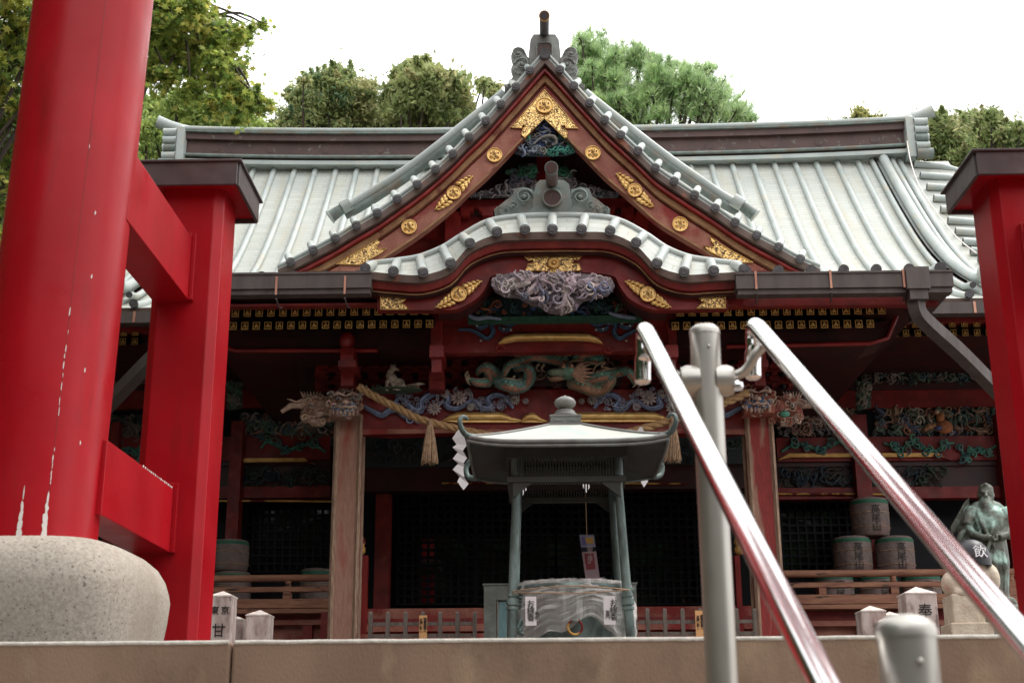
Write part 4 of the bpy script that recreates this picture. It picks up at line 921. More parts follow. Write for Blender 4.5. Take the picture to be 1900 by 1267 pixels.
def sidehead(f, pal, acc, seed):
    m = MB(); rs = random.Random(seed); Y = 12.05
    def q(l, d=0): return px([(f(x), y) for x, y in l], Y+d)
    m.tube(q([(625, 760), (600, 758), (580, 762), (568, 775), (560, 780)]), [.12, .12, .10, .07, .04], 10, 0, pal[0])
    m.tube(q([(612, 748), (590, 742), (572, 745), (558, 752), (540, 752), (522, 764)], -.05), [.04, .05, .045, .035, .03, .02], 8, 0, pal[1])
    m.tube(q([(600, 782), (582, 782), (572, 775), (570, 768)], -.06), [.05, .045, .03, .02], 8, 0, vary(pal[1], .1))
    for k in range(7):
        a = .5+k*.32; c = (565+4*k, 738); m.tube(q([c, (c[0]-14*math.cos(a)*.6, c[1]-12), ], -.04), [.016, .003], 5, 0, vary(pal[1], .2))
    for i in range(34):
        x = rs.uniform(560, 625); y = rs.uniform(735, 785); curl(m, q([(x, y)], -.1)[0], rs.uniform(.02, .045), rs.uniform(0, 6), 1.1, .010, vary(rs.choice(pal), .2), .02, rs.choice((-1, 1)))
    m.ball(q([(578, 752)], -.12)[0], .022, 8, 0, (.4, .35, .3)); m.ball(q([(578, 752)], -.14)[0], .009, 6, 0, (.02, .02, .02))
    m.tube(q([(575, 740), (560, 742), (550, 746), (540, 742), (532, 740)], -.08), [.012, .014, .012, .009, .003], 5, 0, pal[1])
    m.ball(q([(592, 768)], -.13)[0], (.05, .02, .03), 8, 0, acc)
    return m.build('beast_head_carving', ['carve'], TH)
sidehead(lambda x: x, [(.34, .22, .16), (.44, .30, .22), (.28, .17, .12)], (.38, .26, .2), 3)['label'] = 'pale brown long-nosed beast head pointing left'
sidehead(lambda x: 2048-x, [(.30, .10, .07), (.40, .28, .22), (.26, .17, .13)], (.08, .26, .18), 4)['label'] = 'red long-nosed beast head pointing right'

# --------- main hall walls, painted panels, beams (deep under the eaves)
HY = 14.75
def hx(x, Y=HY): return P(x, 900, Y).x
m = MB()
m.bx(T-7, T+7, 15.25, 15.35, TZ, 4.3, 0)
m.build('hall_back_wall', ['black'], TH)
for a, b in (((160), (612)), (1440, 1900)):
    m = MB()
    for (y0, y1, dY, mi) in ((626, 640, -.04, 0), (712, 720, -.03, 1), (720, 754, 0, 0), (812, 852, -.02, 0), (852, 862, .02, 1), (905, 922, 0, 0), (862, 905, .05, 1), (640, 712, .08, 2), (754, 812, .08, 2), (1124, 1150, -.8, 0), (1150, 1200, -.5, 1)):
        m = MB(); m.pbox(a, y0, b, y1, HY+dY, .15, mi); m.build('hall_beam', ['tred', 'tdark', 'black'], TH)
m = MB(); m.pbox(660, 806, 1400, 905, HY-.3, .2, 0); m.build('door_head_beam', ['tdark'], TH)
for x0, x1 in ((699, 726), (1304, 1330), (425, 447), (1588, 1616), (200, 215), (1860, 1885)):
    m = MB(); a = P(x0, 900, HY-.1); b = P(x1, 900, HY-.1); m.bx(a.x, b.x, HY-.15, HY+.05, TZ, 3.6, 0); m.build('hall_column', ['tred'], TH)
for x, sd_ in ((1602, 5), (434, 6)):
    m = MB(); carving(m, [(x-14, 708), (x+14, 708), (x+14, 756), (x-12, 760)], HY-.3, 46, [(.10, .17, .12), (.32, .28, .22), (.30, .27, .21), (.07, .13, .10)], (3, 7), .08, (.06, .08, .06), seed=sd_); m.build('column_head_carving', ['carve'], TH)
pan = [((445, 768, 624, 822), 150, MIXED, 31), ((1622, 755, 1900, 808), 200, [(.10, .15, .12), (.28, .24, .20), (.28, .13, .08), (.09, .12, .18), (.10, .16, .12), (.28, .18, .12)], 32), ((1440, 757, 1586, 808), 110, BROWNS, 33), ((200, 770, 262, 826), 50, DIMG, 34),
       ((452, 688, 596, 716), 60, DIMG, 35), ((1600, 676, 1900, 711), 130, DIMG, 36), ((200, 700, 270, 722), 26, DIMG, 37), ((1462, 676, 1590, 708), 50, DIMG, 38),
       ((1640, 637, 1900, 672), 120, [(.20, .18, .15), (.10, .14, .12), (.26, .2, .16), (.08, .1, .18)], 39), ((430, 866, 612, 902), 70, [(.02, .035, .05), (.05, .06, .07), (.03, .05, .035), (.07, .06, .05)], 42), ((1445, 866, 1760, 902), 110, [(.02, .035, .05), (.05, .06, .07), (.03, .05, .035), (.07, .06, .05)], 43), ((680, 812, 1390, 860), 130, [(.02, .03, .035), (.035, .05, .05), (.03, .05, .035), (.05, .045, .04)], 44), ((200, 655, 270, 692), 30, BROWNS, 40), ((430, 648, 560, 684), 40, DIMG, 41)]
for (x0, y0, x1, y1), n_, pal, sd_ in pan:
    m = MB(); Y = HY+(-.42 if sd_ == 44 else .04 if y0 > 750 else -.0); m.pbox(x0, y0, x1, y1, Y+.03, .03, 0, (.03, .04, .04))
    carving(m, [(x0, y0), (x1, y0), (x1, y1), (x0, y1)], Y, int(n_*1.5), pal, (4, 10), .05, seed=sd_, reg=.025)
    m.build('painted_panel_carving', ['carve'], TH)
m = MB()                                       # seated robed figure in the right panel
q = lambda x, y, d=0: P(x, y, HY-.03+d)
m.ball(q(1752, 792), (.10, .06, .08), 10, 0, (.36, .13, .05)); m.ball(q(1745, 776), (.05, .04, .07), 10, 0, (.40, .16, .06)); m.ball(q(1738, 764), .032, 10, 0, (.42, .30, .22)); m.tube([q(1735, 790), q(1722, 792), q(1715, 798)], [.04, .035, .02], 8, 0, (.38, .2, .1)); m.ball(q(1742, 794, -.03), (.05, .03, .03), 8, 0, (.08, .1, .22))
m.build('painted_figure_carving', ['carve'], TH, label='small seated figure in orange robe within the right painted panel')
for pl_, nm in (([(1480, 690), (1487, 664), (1500, 655), (1530, 652), (1542, 664), (1545, 676), (1500, 676)], 1), ([(500, 681), (507, 660), (520, 652), (535, 655), (550, 665), (560, 681)], 2)):
    m = MB(); m.prism(px(pl_[::-1], 13.4), .12, 0, (.34, .25, .21)); curl(m, P(pl_[3][0], 660, 13.36), .04, 0, 1.2, .012, (.24, .10, .07), .02); m.tube(px(pl_[1:-1], 13.38), .016, 6, 0, (.30, .10, .07)); m.build('beam_nose_carving', ['carve'], TH)
for f, a0, b0 in ((lambda x: x, 0, 0), (lambda x: 2054-x, 1, 0)):
    for q_ in ([(1450, 838), (1475, 824), (1500, 828), (1520, 834), (1545, 824), (1560, 820), (1570, 832)], [(1640, 822), (1655, 828), (1668, 838), (1680, 828), (1690, 820), (1705, 824), (1720, 834), (1740, 836), (1752, 824), (1770, 822)], [(1775, 824), (1785, 836), (1790, 850), (1800, 840), (1815, 832), (1830, 836), (1850, 826)]):
        m = MB(); ribbon(m, [(f(x), y) for x, y in q_], HY-.04, 4, (.05, .16, .12)); rs = random.Random(int(q_[0][0]))
        for x, y in q_[1:-1]:
            for _ in range(3): curl(m, P(f(x+rs.uniform(-9, 9)), y+rs.uniform(-7, 7), HY-.05), rs.uniform(.03, .055), rs.uniform(0, 6), 1.2, .013, vary(rs.choice([(.06, .19, .14), (.09, .14, .12), (.05, .13, .13)]), .2), .02, rs.choice((-1, 1)))
        m.build('scroll_carving', ['carve'], TH)
for a, b, y in ((435, 575, 854), (1452, 1752, 845)):
    m = MB(); m.prism(px([(a-8, y+8), (a+12, y-4), (b-12, y-5), (b+10, y+7), (b-10, y+2), (a+16, y+3)], HY-.06), .04, 0); m.build('gilded_bar', ['golddim'], TH)
for a, b, y in ((400, 615, 929), (1437, 1660, 916), (820, 1275, 896)):
    m = MB(); Y = HY-.33 if a > 800 and a < 900 else HY-.03; m.tube([P(a, y, Y), P((a+b)/2, y, Y), P(b, y+1, Y)], .012, 6, 0); m.build('gilt_moulding', ['golddim'], TH)
# lattice doors with dark glazing
for x0, x1, y0, y1 in ((735, 880, 905, 1120), (884, 1030, 905, 1120), (1034, 1160, 905, 1120), (1164, 1300, 905, 1120), (450, 612, 940, 1060), (1440, 1600, 930, 1060)):
    a = P(x0, y1, 15.1); b = P(x1, y0, 15.1); m = MB(); m.bx(a.x, b.x, 15.16, 15.17, a.z, b.z, 1)
    nx = int((b.x-a.x)/.085); nz_ = int((b.z-a.z)/.085)
    for i in range(nx+1): xx = a.x+(b.x-a.x)*i/nx; m.bx(xx-.012, xx+.012, 15.12, 15.158, a.z, b.z, 0)
    for i in range(nz_+1): zz = a.z+(b.z-a.z)*i/nz_; m.bx(a.x, b.x, 15.125, 15.157, zz-.012, zz+.012, 0)
    m.build('lattice_door', ['black', 'glass'], TH)
# porch steps, side cheeks, newels with gilt finials
m = MB()
for (y0, y1, Y, mi) in ((1129, 1142, 12.9, 1), (1142, 1158, 12.95, 0), (1158, 1166, 12.6, 1), (1166, 1185, 12.65, 0), (1176, 1182, 12.3, 1)):
    m.pbox(668, y0, 1400, y1, Y, .5, mi)
m.bx(T-2.2, T+2.2, 12.9, 15.2, TZ, P(900, 1130, 12.9).z-.01, 0)
m.build('porch_steps', ['tred', 'wood'], TH)
for x in (669, 1372):
    m = MB(); m.pbox(x-9, 1030, x+9, 1180, 12.5, .1, 0); c = P(x, 1028, 12.55)
    m.lathe([(.03, 0), (.045, .02), (.045, .06), (.03, .08), (.045, .10), (.04, .14), (.015, .17), (.004, .19)], c, 14, 1); m.build('stair_newel', ['tredb', 'golddim'], TH)
for s in (-1, 1): m = MB(); m.bx(min(T+s*2.0, T+s*7), max(T+s*2.0, T+s*7), 13.55, 15.25, .6, P(500, 1126, 13.5).z-.02, 0); m.build('veranda_floor', ['wood'], TH)
# veranda railings
for s, (xa, xb) in enumerate(((150, 615), (1432, 1900))):
    m = MB(); Y = 13.4
    y_ = lambda y: P(1027, y, Y).z
    a, b = P(xa, 1080, Y).x, P(xb, 1080, Y).x
    m.tube([(a, Y+.04, y_(1067)), (b, Y+.04, y_(1067))], .036, 8, 0)
    m.bx(a, b, Y, Y+.07, y_(1093), y_(1084), 0); m.bx(a, b, Y-.03, Y+.09, y_(1124), y_(1107), 0); m.bx(a, b, Y-.06, Y+.2, y_(1134), y_(1126), 0)
    for x in ((533, 300) if s == 0 else (1660, 1880)):
        c = P(x, 1090, Y).x; m.bx(c-.038, c+.038, Y-.012, Y+.085, y_(1126), y_(1094), 0); m.lathe([(.028, 0), (.036, .01), (.026, .03), (.036, .06)], (c, Y+.035, y_(1084)), 10, 0)
    if s: c = P(1526, 1095, Y).x; m.bx(c-.035, c+.035, Y-.011, Y+.08, y_(1106), y_(1094), 0)
    m.build('veranda_railing', ['railwood'], TH)
for s in (0, 1):
    m = MB(); m.pbox((150, 1432)[s], 1134, (620, 1900)[s], 1152, 13.5, .1, 0); m.pbox((150, 1432)[s], 1152, (620, 1900)[s], 1158, 13.46, .1, 1)
    for x in ((480, 570), (1500, 1600, 1700, 1800))[s]: m.pbox(x-8, 1158, x+8, 1200, 13.47, .1, 0)
    m.build('veranda_edge', ['tred', 'wood'], TH)

# ------------------------------------------------------------------ straw rope with tassels and paper streamers
rp = [(666, 718, 11.72), (700, 738, 11.68), (740, 758, 11.64), (780, 778, 11.6), (830, 791, 11.58), (900, 806, 11.56), (980, 818, 11.55), (1060, 819, 11.55), (1140, 808, 11.56), (1200, 793, 11.58), (1250, 778, 11.6), (1300, 762, 11.64), (1350, 745, 11.68), (1388, 728, 11.72)]
c3 = cr([P(*a) for a in rp], 14)
RP_ = thing('straw_rope', 'thick twisted straw rope sagging between the two porch posts with white zigzag papers', 'rope', c3[len(c3)//2])
m = MB()
for k in range(3):
    pts = []; n_ = len(c3); ds = 0
    for i in range(n_):
        if i: ds += (c3[i]-c3[i-1]).length
        t = (c3[min(i+1, n_-1)]-c3[max(i-1, 0)]).normalized(); u = t.cross(Vector((0, 1, 0))).normalized(); v = t.cross(u)
        a = ds*24+k*2.094; pts.append(c3[i]+(u*math.cos(a)+v*math.sin(a))*.0165)
    m.tube(pts, .0215, 7, 0)
m.build('rope_cord', ['rope'], RP_)
def tassel(x, y0, y1, Y, w0, w1):
    m = MB(); rs = random.Random(int(x)); a = P(x, y0, Y); b = P(x, y1, Y); s = .0048
    for i in range(110):
        t = rs.uniform(0, 6.28); r = math.sqrt(rs.random()); e = rs.uniform(.9, 1.0)
        p0 = a+Vector((w0*s*r*math.cos(t), w0*s*r*math.sin(t), 0)); p2 = a.lerp(b, e)+Vector((w1*s*r*math.cos(t), w1*s*r*math.sin(t), 0)); p1 = p0.lerp(p2, .45)+Vector((w1*s*.05*math.cos(t), 0, 0))
        m.tube([p0, p1, p2], [.008, .007, .004], 4, 0, smooth=False)
    m.tube([a+Vector((0, 0, .05)), a+Vector((0, 0, -.02))], w0*s*.9, 8, 0)
    for d in (.06, .09): m.lathe([(w0*s*1.25, -.01), (w0*s*1.35, 0), (w0*s*1.25, .01)], a.lerp(b, d*2), 12, 0)
    m.build('straw_tassel', ['straw'], RP_)
tassel(798, 790, 862, 11.55, 4.5, 17); tassel(1248, 786, 858, 11.55, 4.5, 16)
for i_, (dx, dy, k, Y) in enumerate(((0, 0, 1, 11.48), (1098-868, 5, 1, 11.48), (1205-868, -5, 1, 11.48), (980-868, 10, 1, 11.5))):
    R1 = [(856, 797), (861, 809), (866, 826), (858.7, 836), (866.7, 849.5), (860, 859), (868, 871), (861, 884.5), (869.6, 897), (860, 909)]
    L1 = [(850, 797), (839, 813), (847, 824), (839.9, 830), (849, 839), (840, 851), (850, 859.5), (840, 871), (853, 884), (848.5, 893)]
    m = MB(); sx_ = .8 if i_ else 1
    for j in range(len(R1)-1):
        z = -.018*(j % 2); z2 = -.018*((j+1) % 2)
        pp = [P(850+(R1[j][0]-850)*sx_+dx, R1[j][1]+dy, Y+z), P(850+(R1[j+1][0]-850)*sx_+dx, R1[j+1][1]+dy, Y+z2), P(850+(L1[j+1][0]-850)*sx_+dx, L1[j+1][1]+dy, Y+z2), P(850+(L1[j][0]-850)*sx_+dx, L1[j][1]+dy, Y+z)]
        m.add(pp+[p+Vector((0, .002, 0)) for p in pp], [(0, 1, 2, 3), (7, 6, 5, 4), (0, 4, 5, 1), (3, 2, 6, 7)], 0)
    m.build('paper_streamer', ['paper'], RP_)

# ------------------------------------------------------------------ incense burner
BX = P(1048, 900, 9.0).x; BZ0 = TZ
IB = thing('incense_burner', 'green bronze incense burner under a hipped bronze canopy on slender posts', 'incense burner', (BX, 9.0, TZ))
FY, BYk = 8.42, 9.66; ez = P(1050, 816, FY).z; hw = (P(1240, 812, FY).x-P(868, 812, FY).x)/2; cx = (P(1240, 812, FY).x+P(868, 812, FY).x)/2
m = MB(); cy = (FY+BYk)/2; hd = (BYk-FY)/2; tz = P(1048, 781, cy-.22).z; tw = .115
n1, n2 = 12, 8
def side(k):       # one roof face; k = 0 front, 1 right, 2 back, 3 left
    rows = []
    for i in range(n2+1):
        t = i/n2; r = []
        for j in range(n1+1):
            u = -1+2*j/n1; hwid = hw+(tw-hw)*t; hdep = hd+(tw-hd)*t
            zz = ez+(tz-ez)*(t**1.2)*1.0+.035*(abs(u)**5)*(1-t)
            if k == 0: p = (cx+u*hwid, cy-hdep, zz)
            elif k == 1: p = (cx+hwid, cy+u*hdep, zz)
            elif k == 2: p = (cx-u*hwid, cy+hdep, zz)
            else: p = (cx-hwid, cy-u*hdep, zz)
            r.append(p)
        rows.append(r)
    return rows
for k in range(4):
    rw = side(k); m.grid(rw, 0)
    e = rw[0]; m.tube([Vector(p)+Vector((0, 0, -.008)) for p in e], .016, 6, 1)
    lo = [Vector(p)+Vector((0, 0, -.035)) for p in e]; m.tube(lo, .011, 6, 1)
    ins = [Vector((cx+(p.x-cx)*.97, cy+(p.y-cy)*.97, p.z+.012)) for p in lo]
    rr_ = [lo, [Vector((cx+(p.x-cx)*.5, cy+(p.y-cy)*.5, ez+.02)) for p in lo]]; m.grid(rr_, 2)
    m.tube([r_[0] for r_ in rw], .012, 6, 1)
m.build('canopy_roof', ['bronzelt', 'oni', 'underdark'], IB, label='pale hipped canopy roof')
for sx_, sy_ in ((-1, -1), (1, -1), (-1, 1), (1, 1)):
    m = MB(); c = Vector((cx+sx_*hw, cy+sy_*hd, ez+.05)); o = Vector((sx_*.7, sy_*.7, 0))
    if sy_ < 0:
        pts = [c-o*.05+Vector((0, 0, -.02)), c+o*.02+Vector((0, 0, -.01)), c+o*.06+Vector((0, 0, .03)), c+o*.07+Vector((0, 0, .07)), c+o*.05+Vector((0, 0, .10)), c+o*.015+Vector((0, 0, .10)), c+o*.003+Vector((0, 0, .085))]
        m.tube(cr(pts, 4), [.022-.012*i/24 for i in range(25)], 8, 0)
    else:
        c = c+Vector((0, 0, -.04)); pts = [c-o*.03, c+o*.03+Vector((0, 0, 0)), c+o*.09+Vector((0, 0, .02)), c+o*.115+Vector((0, 0, .08)), c+o*.08+Vector((0, 0, .13)), c+o*.03+Vector((0, 0, .13)), c+o*.02+Vector((0, 0, .10))]
        m.tube(cr(pts, 4), [.024-.010*i/24 for i in range(25)], 8, 0)
    m.build('corner_curl', ['bronze'], IB)
m = MB(); fx, fz = cx, tz                       # finial
K = .70
m.box((fx, cy, fz+.012*K), (.33*K, .33*K, .03*K), 0); m.box((fx, cy, fz+.055*K), (.29*K, .29*K, .07*K), 0)
for s in (-1, 1): m.box((fx+s*.066*K, cy-.147*K, fz+.055*K), (.10*K, .006, .042*K), 1); m.box((fx+s*.066*K, cy-.149*K, fz+.055*K), (.07*K, .008, .02*K), 0)
m.box((fx, cy, fz+.098*K), (.31*K, .31*K, .016*K), 0)
m.lathe([(r_*K, z_*K) for r_, z_ in ((.11, .105), (.12, .12), (.12, .14), (.095, .15), (.10, .165), (.085, .18), (.05, .19), (.05, .20), (.078, .21), (.102, .235), (.108, .265), (.09, .295), (.055, .315), (.018, .328), (.003, .338))], (fx, cy, fz), 24, 0)
m.build('finial', ['oni', 'patina'], IB)
# frame under the canopy
f0, f1 = P(955, 880, 8.72).x-.06, P(1147, 880, 8.72).x+.06; fy0, fy1 = 8.66, 9.46
m = MB(); zf = ez-.22
for (x0, x1, y0, y1) in ((f0, f1, fy0, fy0+.05), (f0, f1, fy1-.05, fy1), (f0, f0+.05, fy0+.051, fy1-.051), (f1-.05, f1, fy0+.051, fy1-.051)):
    m.bx(x0, x1, y0, y1, zf+.16, ez+.04, 0); m.bx(x0+.012, x1-.012, y0+.01, y1-.01, zf, zf+.035, 0)
k = 34
for i in range(k): 
    x = f0+.08+(f1-f0-.16)*i/(k-1)
    for yy in (fy0+.025, fy1-.025): m.bx(x-.005, x+.005, yy-.006, yy+.006, zf+.035, zf+.16, 0)
for i in range(24):
    y = fy0+.08+(fy1-fy0-.16)*i/23
    for xx in (f0+.025, f1-.025): m.bx(xx-.006, xx+.006, y-.005, y+.005, zf+.035, zf+.16, 0)
q0 = zf
for s, x in ((1, f0+.05), (-1, f1-.05)):        # corner brackets
    for yy in (fy0+.02, fy1-.03):
        m.prism([(x, yy, q0) if s > 0 else (x-.13, yy, q0), (x+.13, yy, q0) if s > 0 else (x, yy, q0), (x+.0, yy, q0-.10)] if s > 0 else [(x-.13, yy, q0), (x, yy, q0), (x, yy, q0-.10)], .012, 0)
for sx_ in (-1, 1):
    for sy_ in (-1, 1): m.tube([(cx+sx_*(f1-f0)/2, cy+sy_*.42, ez+.015), (cx+sx_*hw*.97, cy+sy_*hd*.97, ez+.012)], .012, 6, 0)
m.build('canopy_frame', ['underdark'], IB)
for (xt, xb, Y) in ((959, 949, 8.72), (1146, 1170, 8.72), (1134, 1154, 9.40), (962, 953, 9.40)):
    m = MB(); a = P(xt, 885, Y); b = P(xb, 1178, Y); b = a+(b-a)*1.12
    m.tube([a+Vector((0, 0, .18)), a, b], [.028, .028, .031], 14, 0)
    c = a.lerp(b, .67)
    d = (b-a).normalized()
    for o_, r_, h_ in ((0, .038, .012), (.045, .041, .02), (.085, .038, .010)): m.tube([c+d*(o_-h_), c+d*(o_+h_)], r_, 14, 0)
    c = a+Vector((0, 0, .01)); m.tube([c, c+Vector((0, 0, .12))], .038, 12, 0)
    m.build('post', ['bronze'], IB)
m = MB(); bz = P(1060, 1100, 8.95).z            # basin
m.lathe([(.20, -.55), (.26, -.45), (.34, -.28), (.37, -.1), (.38, -.03), (.42, 0), (.42, .03), (.38, .03), (.36, -.02)], (BX+.03, 9.02, bz), 32, 0)
c = Vector((BX+.04, 8.60, P(1060, 1160, 8.6).z)); m.tube([c+Vector((.045*math.cos(t), 0, .045*math.sin(t)-.01)) for t in [i*math.pi/10 for i in range(21)]], .008, 6, 1); m.lathe([(.02, -.01), (.025, 0), (.02, .01)], c+Vector((0, 0, .03)), 10, 2)
for i in range(20):
    t = 2*math.pi*i/20; m.ball((BX+.03+.40*math.cos(t), 9.02+.40*math.sin(t), bz-.03), .018, 6, 0)
m.build('basin', ['bronze', 'golddim', 'patina'], IB)
m = MB(); rs = random.Random(9)                 # handles / openwork at the left
for i in range(9): m.tube([P(958, 1103+7*i, 8.8), P(966, 1101+7*i, 8.75), P(974, 1104+7*i, 8.8)], .009, 5, 0)
m.tube(px(cr(V2([(960, 1165), (968, 1148), (972, 1160), (964, 1172), (975, 1176)]), 4), 8.75), .016, 6, 0)
m.build('openwork_side', ['bronze'], IB)

# plastic sheet wrapped over the basin
m = MB(); rows = []; rs = random.Random(2)
nx, nz_ = 60, 26
for j in range(nz_+1):
    v = j/nz_; r = []
    for i in range(nx+1):
        u = i/nx; ang = -2.75+(u)*2.36*1.0-.0; a = -math.pi*.97+u*math.pi*.94
        rr_ = .40+.03*math.sin(v*3)+.022*noise.noise(Vector((u*26, v*2.5, 3)))+.016*noise.noise(Vector((u*9+v*7, v*9, 8)))
        hem = bz-.02-.44*(1-abs(math.sin(u*math.pi*1.0))*.42+.12*noise.noise(Vector((u*7, 1, 1))))
        if .44 < u < .75: hem += .10*math.sin((u-.44)/.31*math.pi)
        z = bz+.055+(hem-bz-.055)*v+.01*noise.noise(Vector((u*20, v*12, 5)))
        r.append((BX+.03+rr_*math.cos(a), 9.02+rr_*math.sin(a), z))
    rows.append(r)
m.grid(rows[::-1], 0, smooth=False)
top = [[Vector(p).lerp(Vector((BX+.03, 9.02, bz+.09)), t)+Vector((0, 0, .015*noise.noise(Vector((i*.5, t*6, 1))))) for i, p in enumerate(rows[0])] for t in (0, .25, .5, .75)]
m.grid(top, 0, smooth=False)
pc = m.build('plastic_cover', ['plastic']); tag(pc, 'crumpled clear plastic sheet tied over the incense burner basin', 'plastic sheet'); origin(pc, (BX, 9.02, bz-.2))
m = MB(); q = [P(951, 1097, 8.68), P(985, 1092, 8.6), P(1060, 1086, 8.55), P(1130, 1090, 8.6), P(1168, 1094, 8.68)]; m.tube(cr(q, 5), .004, 5, 0)
q = [P(951, 1100, 8.68), P(1000, 1099, 8.57), P(1070, 1100, 8.55), P(1168, 1094, 8.68)]; m.tube(cr(q, 5), .004, 5, 0)
cd_ = m.build('tie_cord', ['straw']); tag(cd_, 'thin straw cord tied from post to post across the plastic sheet', 'cord')
for i, (x, y, x1, y1, t1, t2, lb) in enumerate(((975, 1106, 995, 1160, 'お線香', '奉納', 'white paper notice hung at the left of the wrapped basin'), (1121, 1105, 1141, 1158, 'お線香', '百円', 'white paper notice with black brush writing at the right of the wrapped basin'))):
    a = P(x, y1, 8.52); b = P(x1, y, 8.52); m = MB(); m.bx(a.x, b.x, 8.52, 8.525, a.z, b.z, 0)
    th = thing('paper_notice', lb, 'notice', ((a.x+b.x)/2, 8.52, a.z)); m.build('sheet', ['paper'], th)
    text('writing', '\n'.join(t1), .050, (a.x+(.062 if i else .034), 8.517, (a.z+b.z)/2), th); text('writing', '\n'.join(t2), .030, (a.x+(.024 if i else .074), 8.517, (a.z+b.z)/2-.03), th)

# offering cabinet behind the burner
a = P(898, 1178, 9.9); b = P(1180, 1080, 9.9)
OC = thing('offering_cabinet', 'weathered green metal cabinet with blue side panels behind the incense burner', 'cabinet', ((a.x+b.x)/2, 10.1, TZ))
m = MB(); m.bx(a.x, b.x, 9.9, 10.5, TZ, b.z-.012, 0); m.bx(a.x-.01, b.x+.01, 9.89, 10.51, b.z-.012, b.z, 0)
for (x0, x1) in ((a.x, a.x+.09), (b.x-.09, b.x)): m.bx(x0, x1, 9.885, 9.9, TZ, b.z-.02, 1)
m.bx(a.x+.09, b.x-.09, 9.885, 9.9, b.z-.12, b.z-.02, 1); m.build('body', ['greybox', 'greybox'], OC)
for (x0, x1) in ((a.x+.10, a.x+.30), (b.x-.30, b.x-.10)):
    m = MB(); m.bx(x0, x1, 9.893, 9.899, TZ, b.z-.13, 0); m.tube([(x0, 9.89, TZ), (x0, 9.89, b.z-.13), (x1, 9.89, b.z-.13), (x1, 9.89, TZ)], .008, 5, 1); m.build('side_panel', ['bluebox', 'patina'], OC)

# ------------------------------------------------------------------ low wooden fences in front of the porch stairs
def fence(xs_, label, ytop, ext):
    Y = 10.95; m0 = P(xs_[0], ytop, Y); F_ = thing('low_fence', label, 'fence', (P(sum(xs_)/len(xs_), ytop, Y).x, Y, TZ), 'low wooden fences before the porch')
    for x in xs_:
        c = P(x, ytop, Y); m = MB(); w_ = .032; m.box((c.x, Y, (TZ+c.z-.01)/2), (w_, w_, c.z-.01-TZ), 0); m.box((c.x, Y, c.z-.004), (w_*.96, w_*.96, .016), 0, taper=.6); m.build('fence_post', ['fencew'], F_)
    a = P(xs_[0]+ext[0], 1150, Y).x; b = P(xs_[-1]+ext[1], 1150, Y).x
    for y in (1156, 1178):
        z = P(900, y, Y).z; m = MB(); m.bx(a, b, Y-.010, Y+.010, z-.014, z+.014, 0); m.build('fence_rail', ['fencew'], F_)
fence([688, 720, 753, 785, 817, 849, 881], 'low grey wooden fence of seven short posts left of the incense burner', 1135, (0, 0))
fence([1201, 1233, 1266, 1299, 1332, 1366, 1399], 'low grey wooden fence partly behind the handrail post, right of the incense burner', 1129, (-16, 0))
for x, y0, y1, lb in ((785, 1141, 1178, 'orange wooden plaque on the left low fence'), (1299, 1132, 1177, 'orange wooden plaque on the right low fence behind the handrail post')):
    Y = 10.91; a = P(x-7.5, y1, Y); b = P(x+7.5, y0, Y); th = thing('wooden_plaque', lb, 'plaque', (a.x, Y, a.z)); m = MB(); m.bx(a.x, b.x, Y, Y+.012, a.z-.05, b.z, 0); m.build('board', ['plaque'], th)
    text('writing', '\n'.join('御賽銭箱へ'), .028, ((a.x+b.x)/2+.016, Y-.002, (a.z+b.z)/2), th); text('writing', '\n'.join('お願い致し'), .026, ((a.x+b.x)/2-.016, Y-.002, (a.z+b.z)/2), th)

# hanging notice inside the porch
a = P(1075, 992, 12.9); b = P(1102, 992, 12.9); c_ = P(1113, 1073, 12.7); d_ = P(1087, 1076, 12.7)
th = thing('hanging_notice', 'dim hanging notice with yellow picture above red lettered panel in the dark porch', 'notice', a)
m = MB()
def lp(u, v, o=0): 
    p = (a.lerp(b, u)).lerp(d_.lerp(c_, u), v); return p+Vector((0, -o, 0))
def quad(u0, u1, v0, v1, mi, o): m.add([lp(u0, v0, o), lp(u0, v1, o), lp(u1, v1, o), lp(u1, v0, o)], [(0, 1, 2, 3)], mi)
quad(0, 1, 0, .28, 0, 0); quad(0, 1, .28, .38, 1, 0); quad(0, 1, .38, 1, 2, 0); quad(.15, .8, .42, .78, 3, .004); quad(.35, .9, .06, .2, 4, .004); quad(.1, .4, .04, .24, 5, .004)
m.prism([lp(0, 0, -.004), lp(0, 1, -.004), lp(1, 1, -.004), lp(1, 0, -.004)], .006, 1)
m.build('panel', [simple('pale_lilac', (.16, .15, .20)), 'black', simple('dull_pink', (.24, .16, .17)), simple('dark_red_print', (.15, .012, .016)), simple('orange_print', (.32, .18, .03)), simple('purple_print', (.08, .07, .18))], th)
text('writing', '\n'.join('御守護札授与'), .055, lp(.48, .60, .012), th, m=simple('pink_print', (.32, .22, .22)))
m = MB(); m.tube([lp(.5, 0), lp(.5, 0)+Vector((0, .1, .9))], .004, 5, 0); m.build('cord', ['rope'], th)
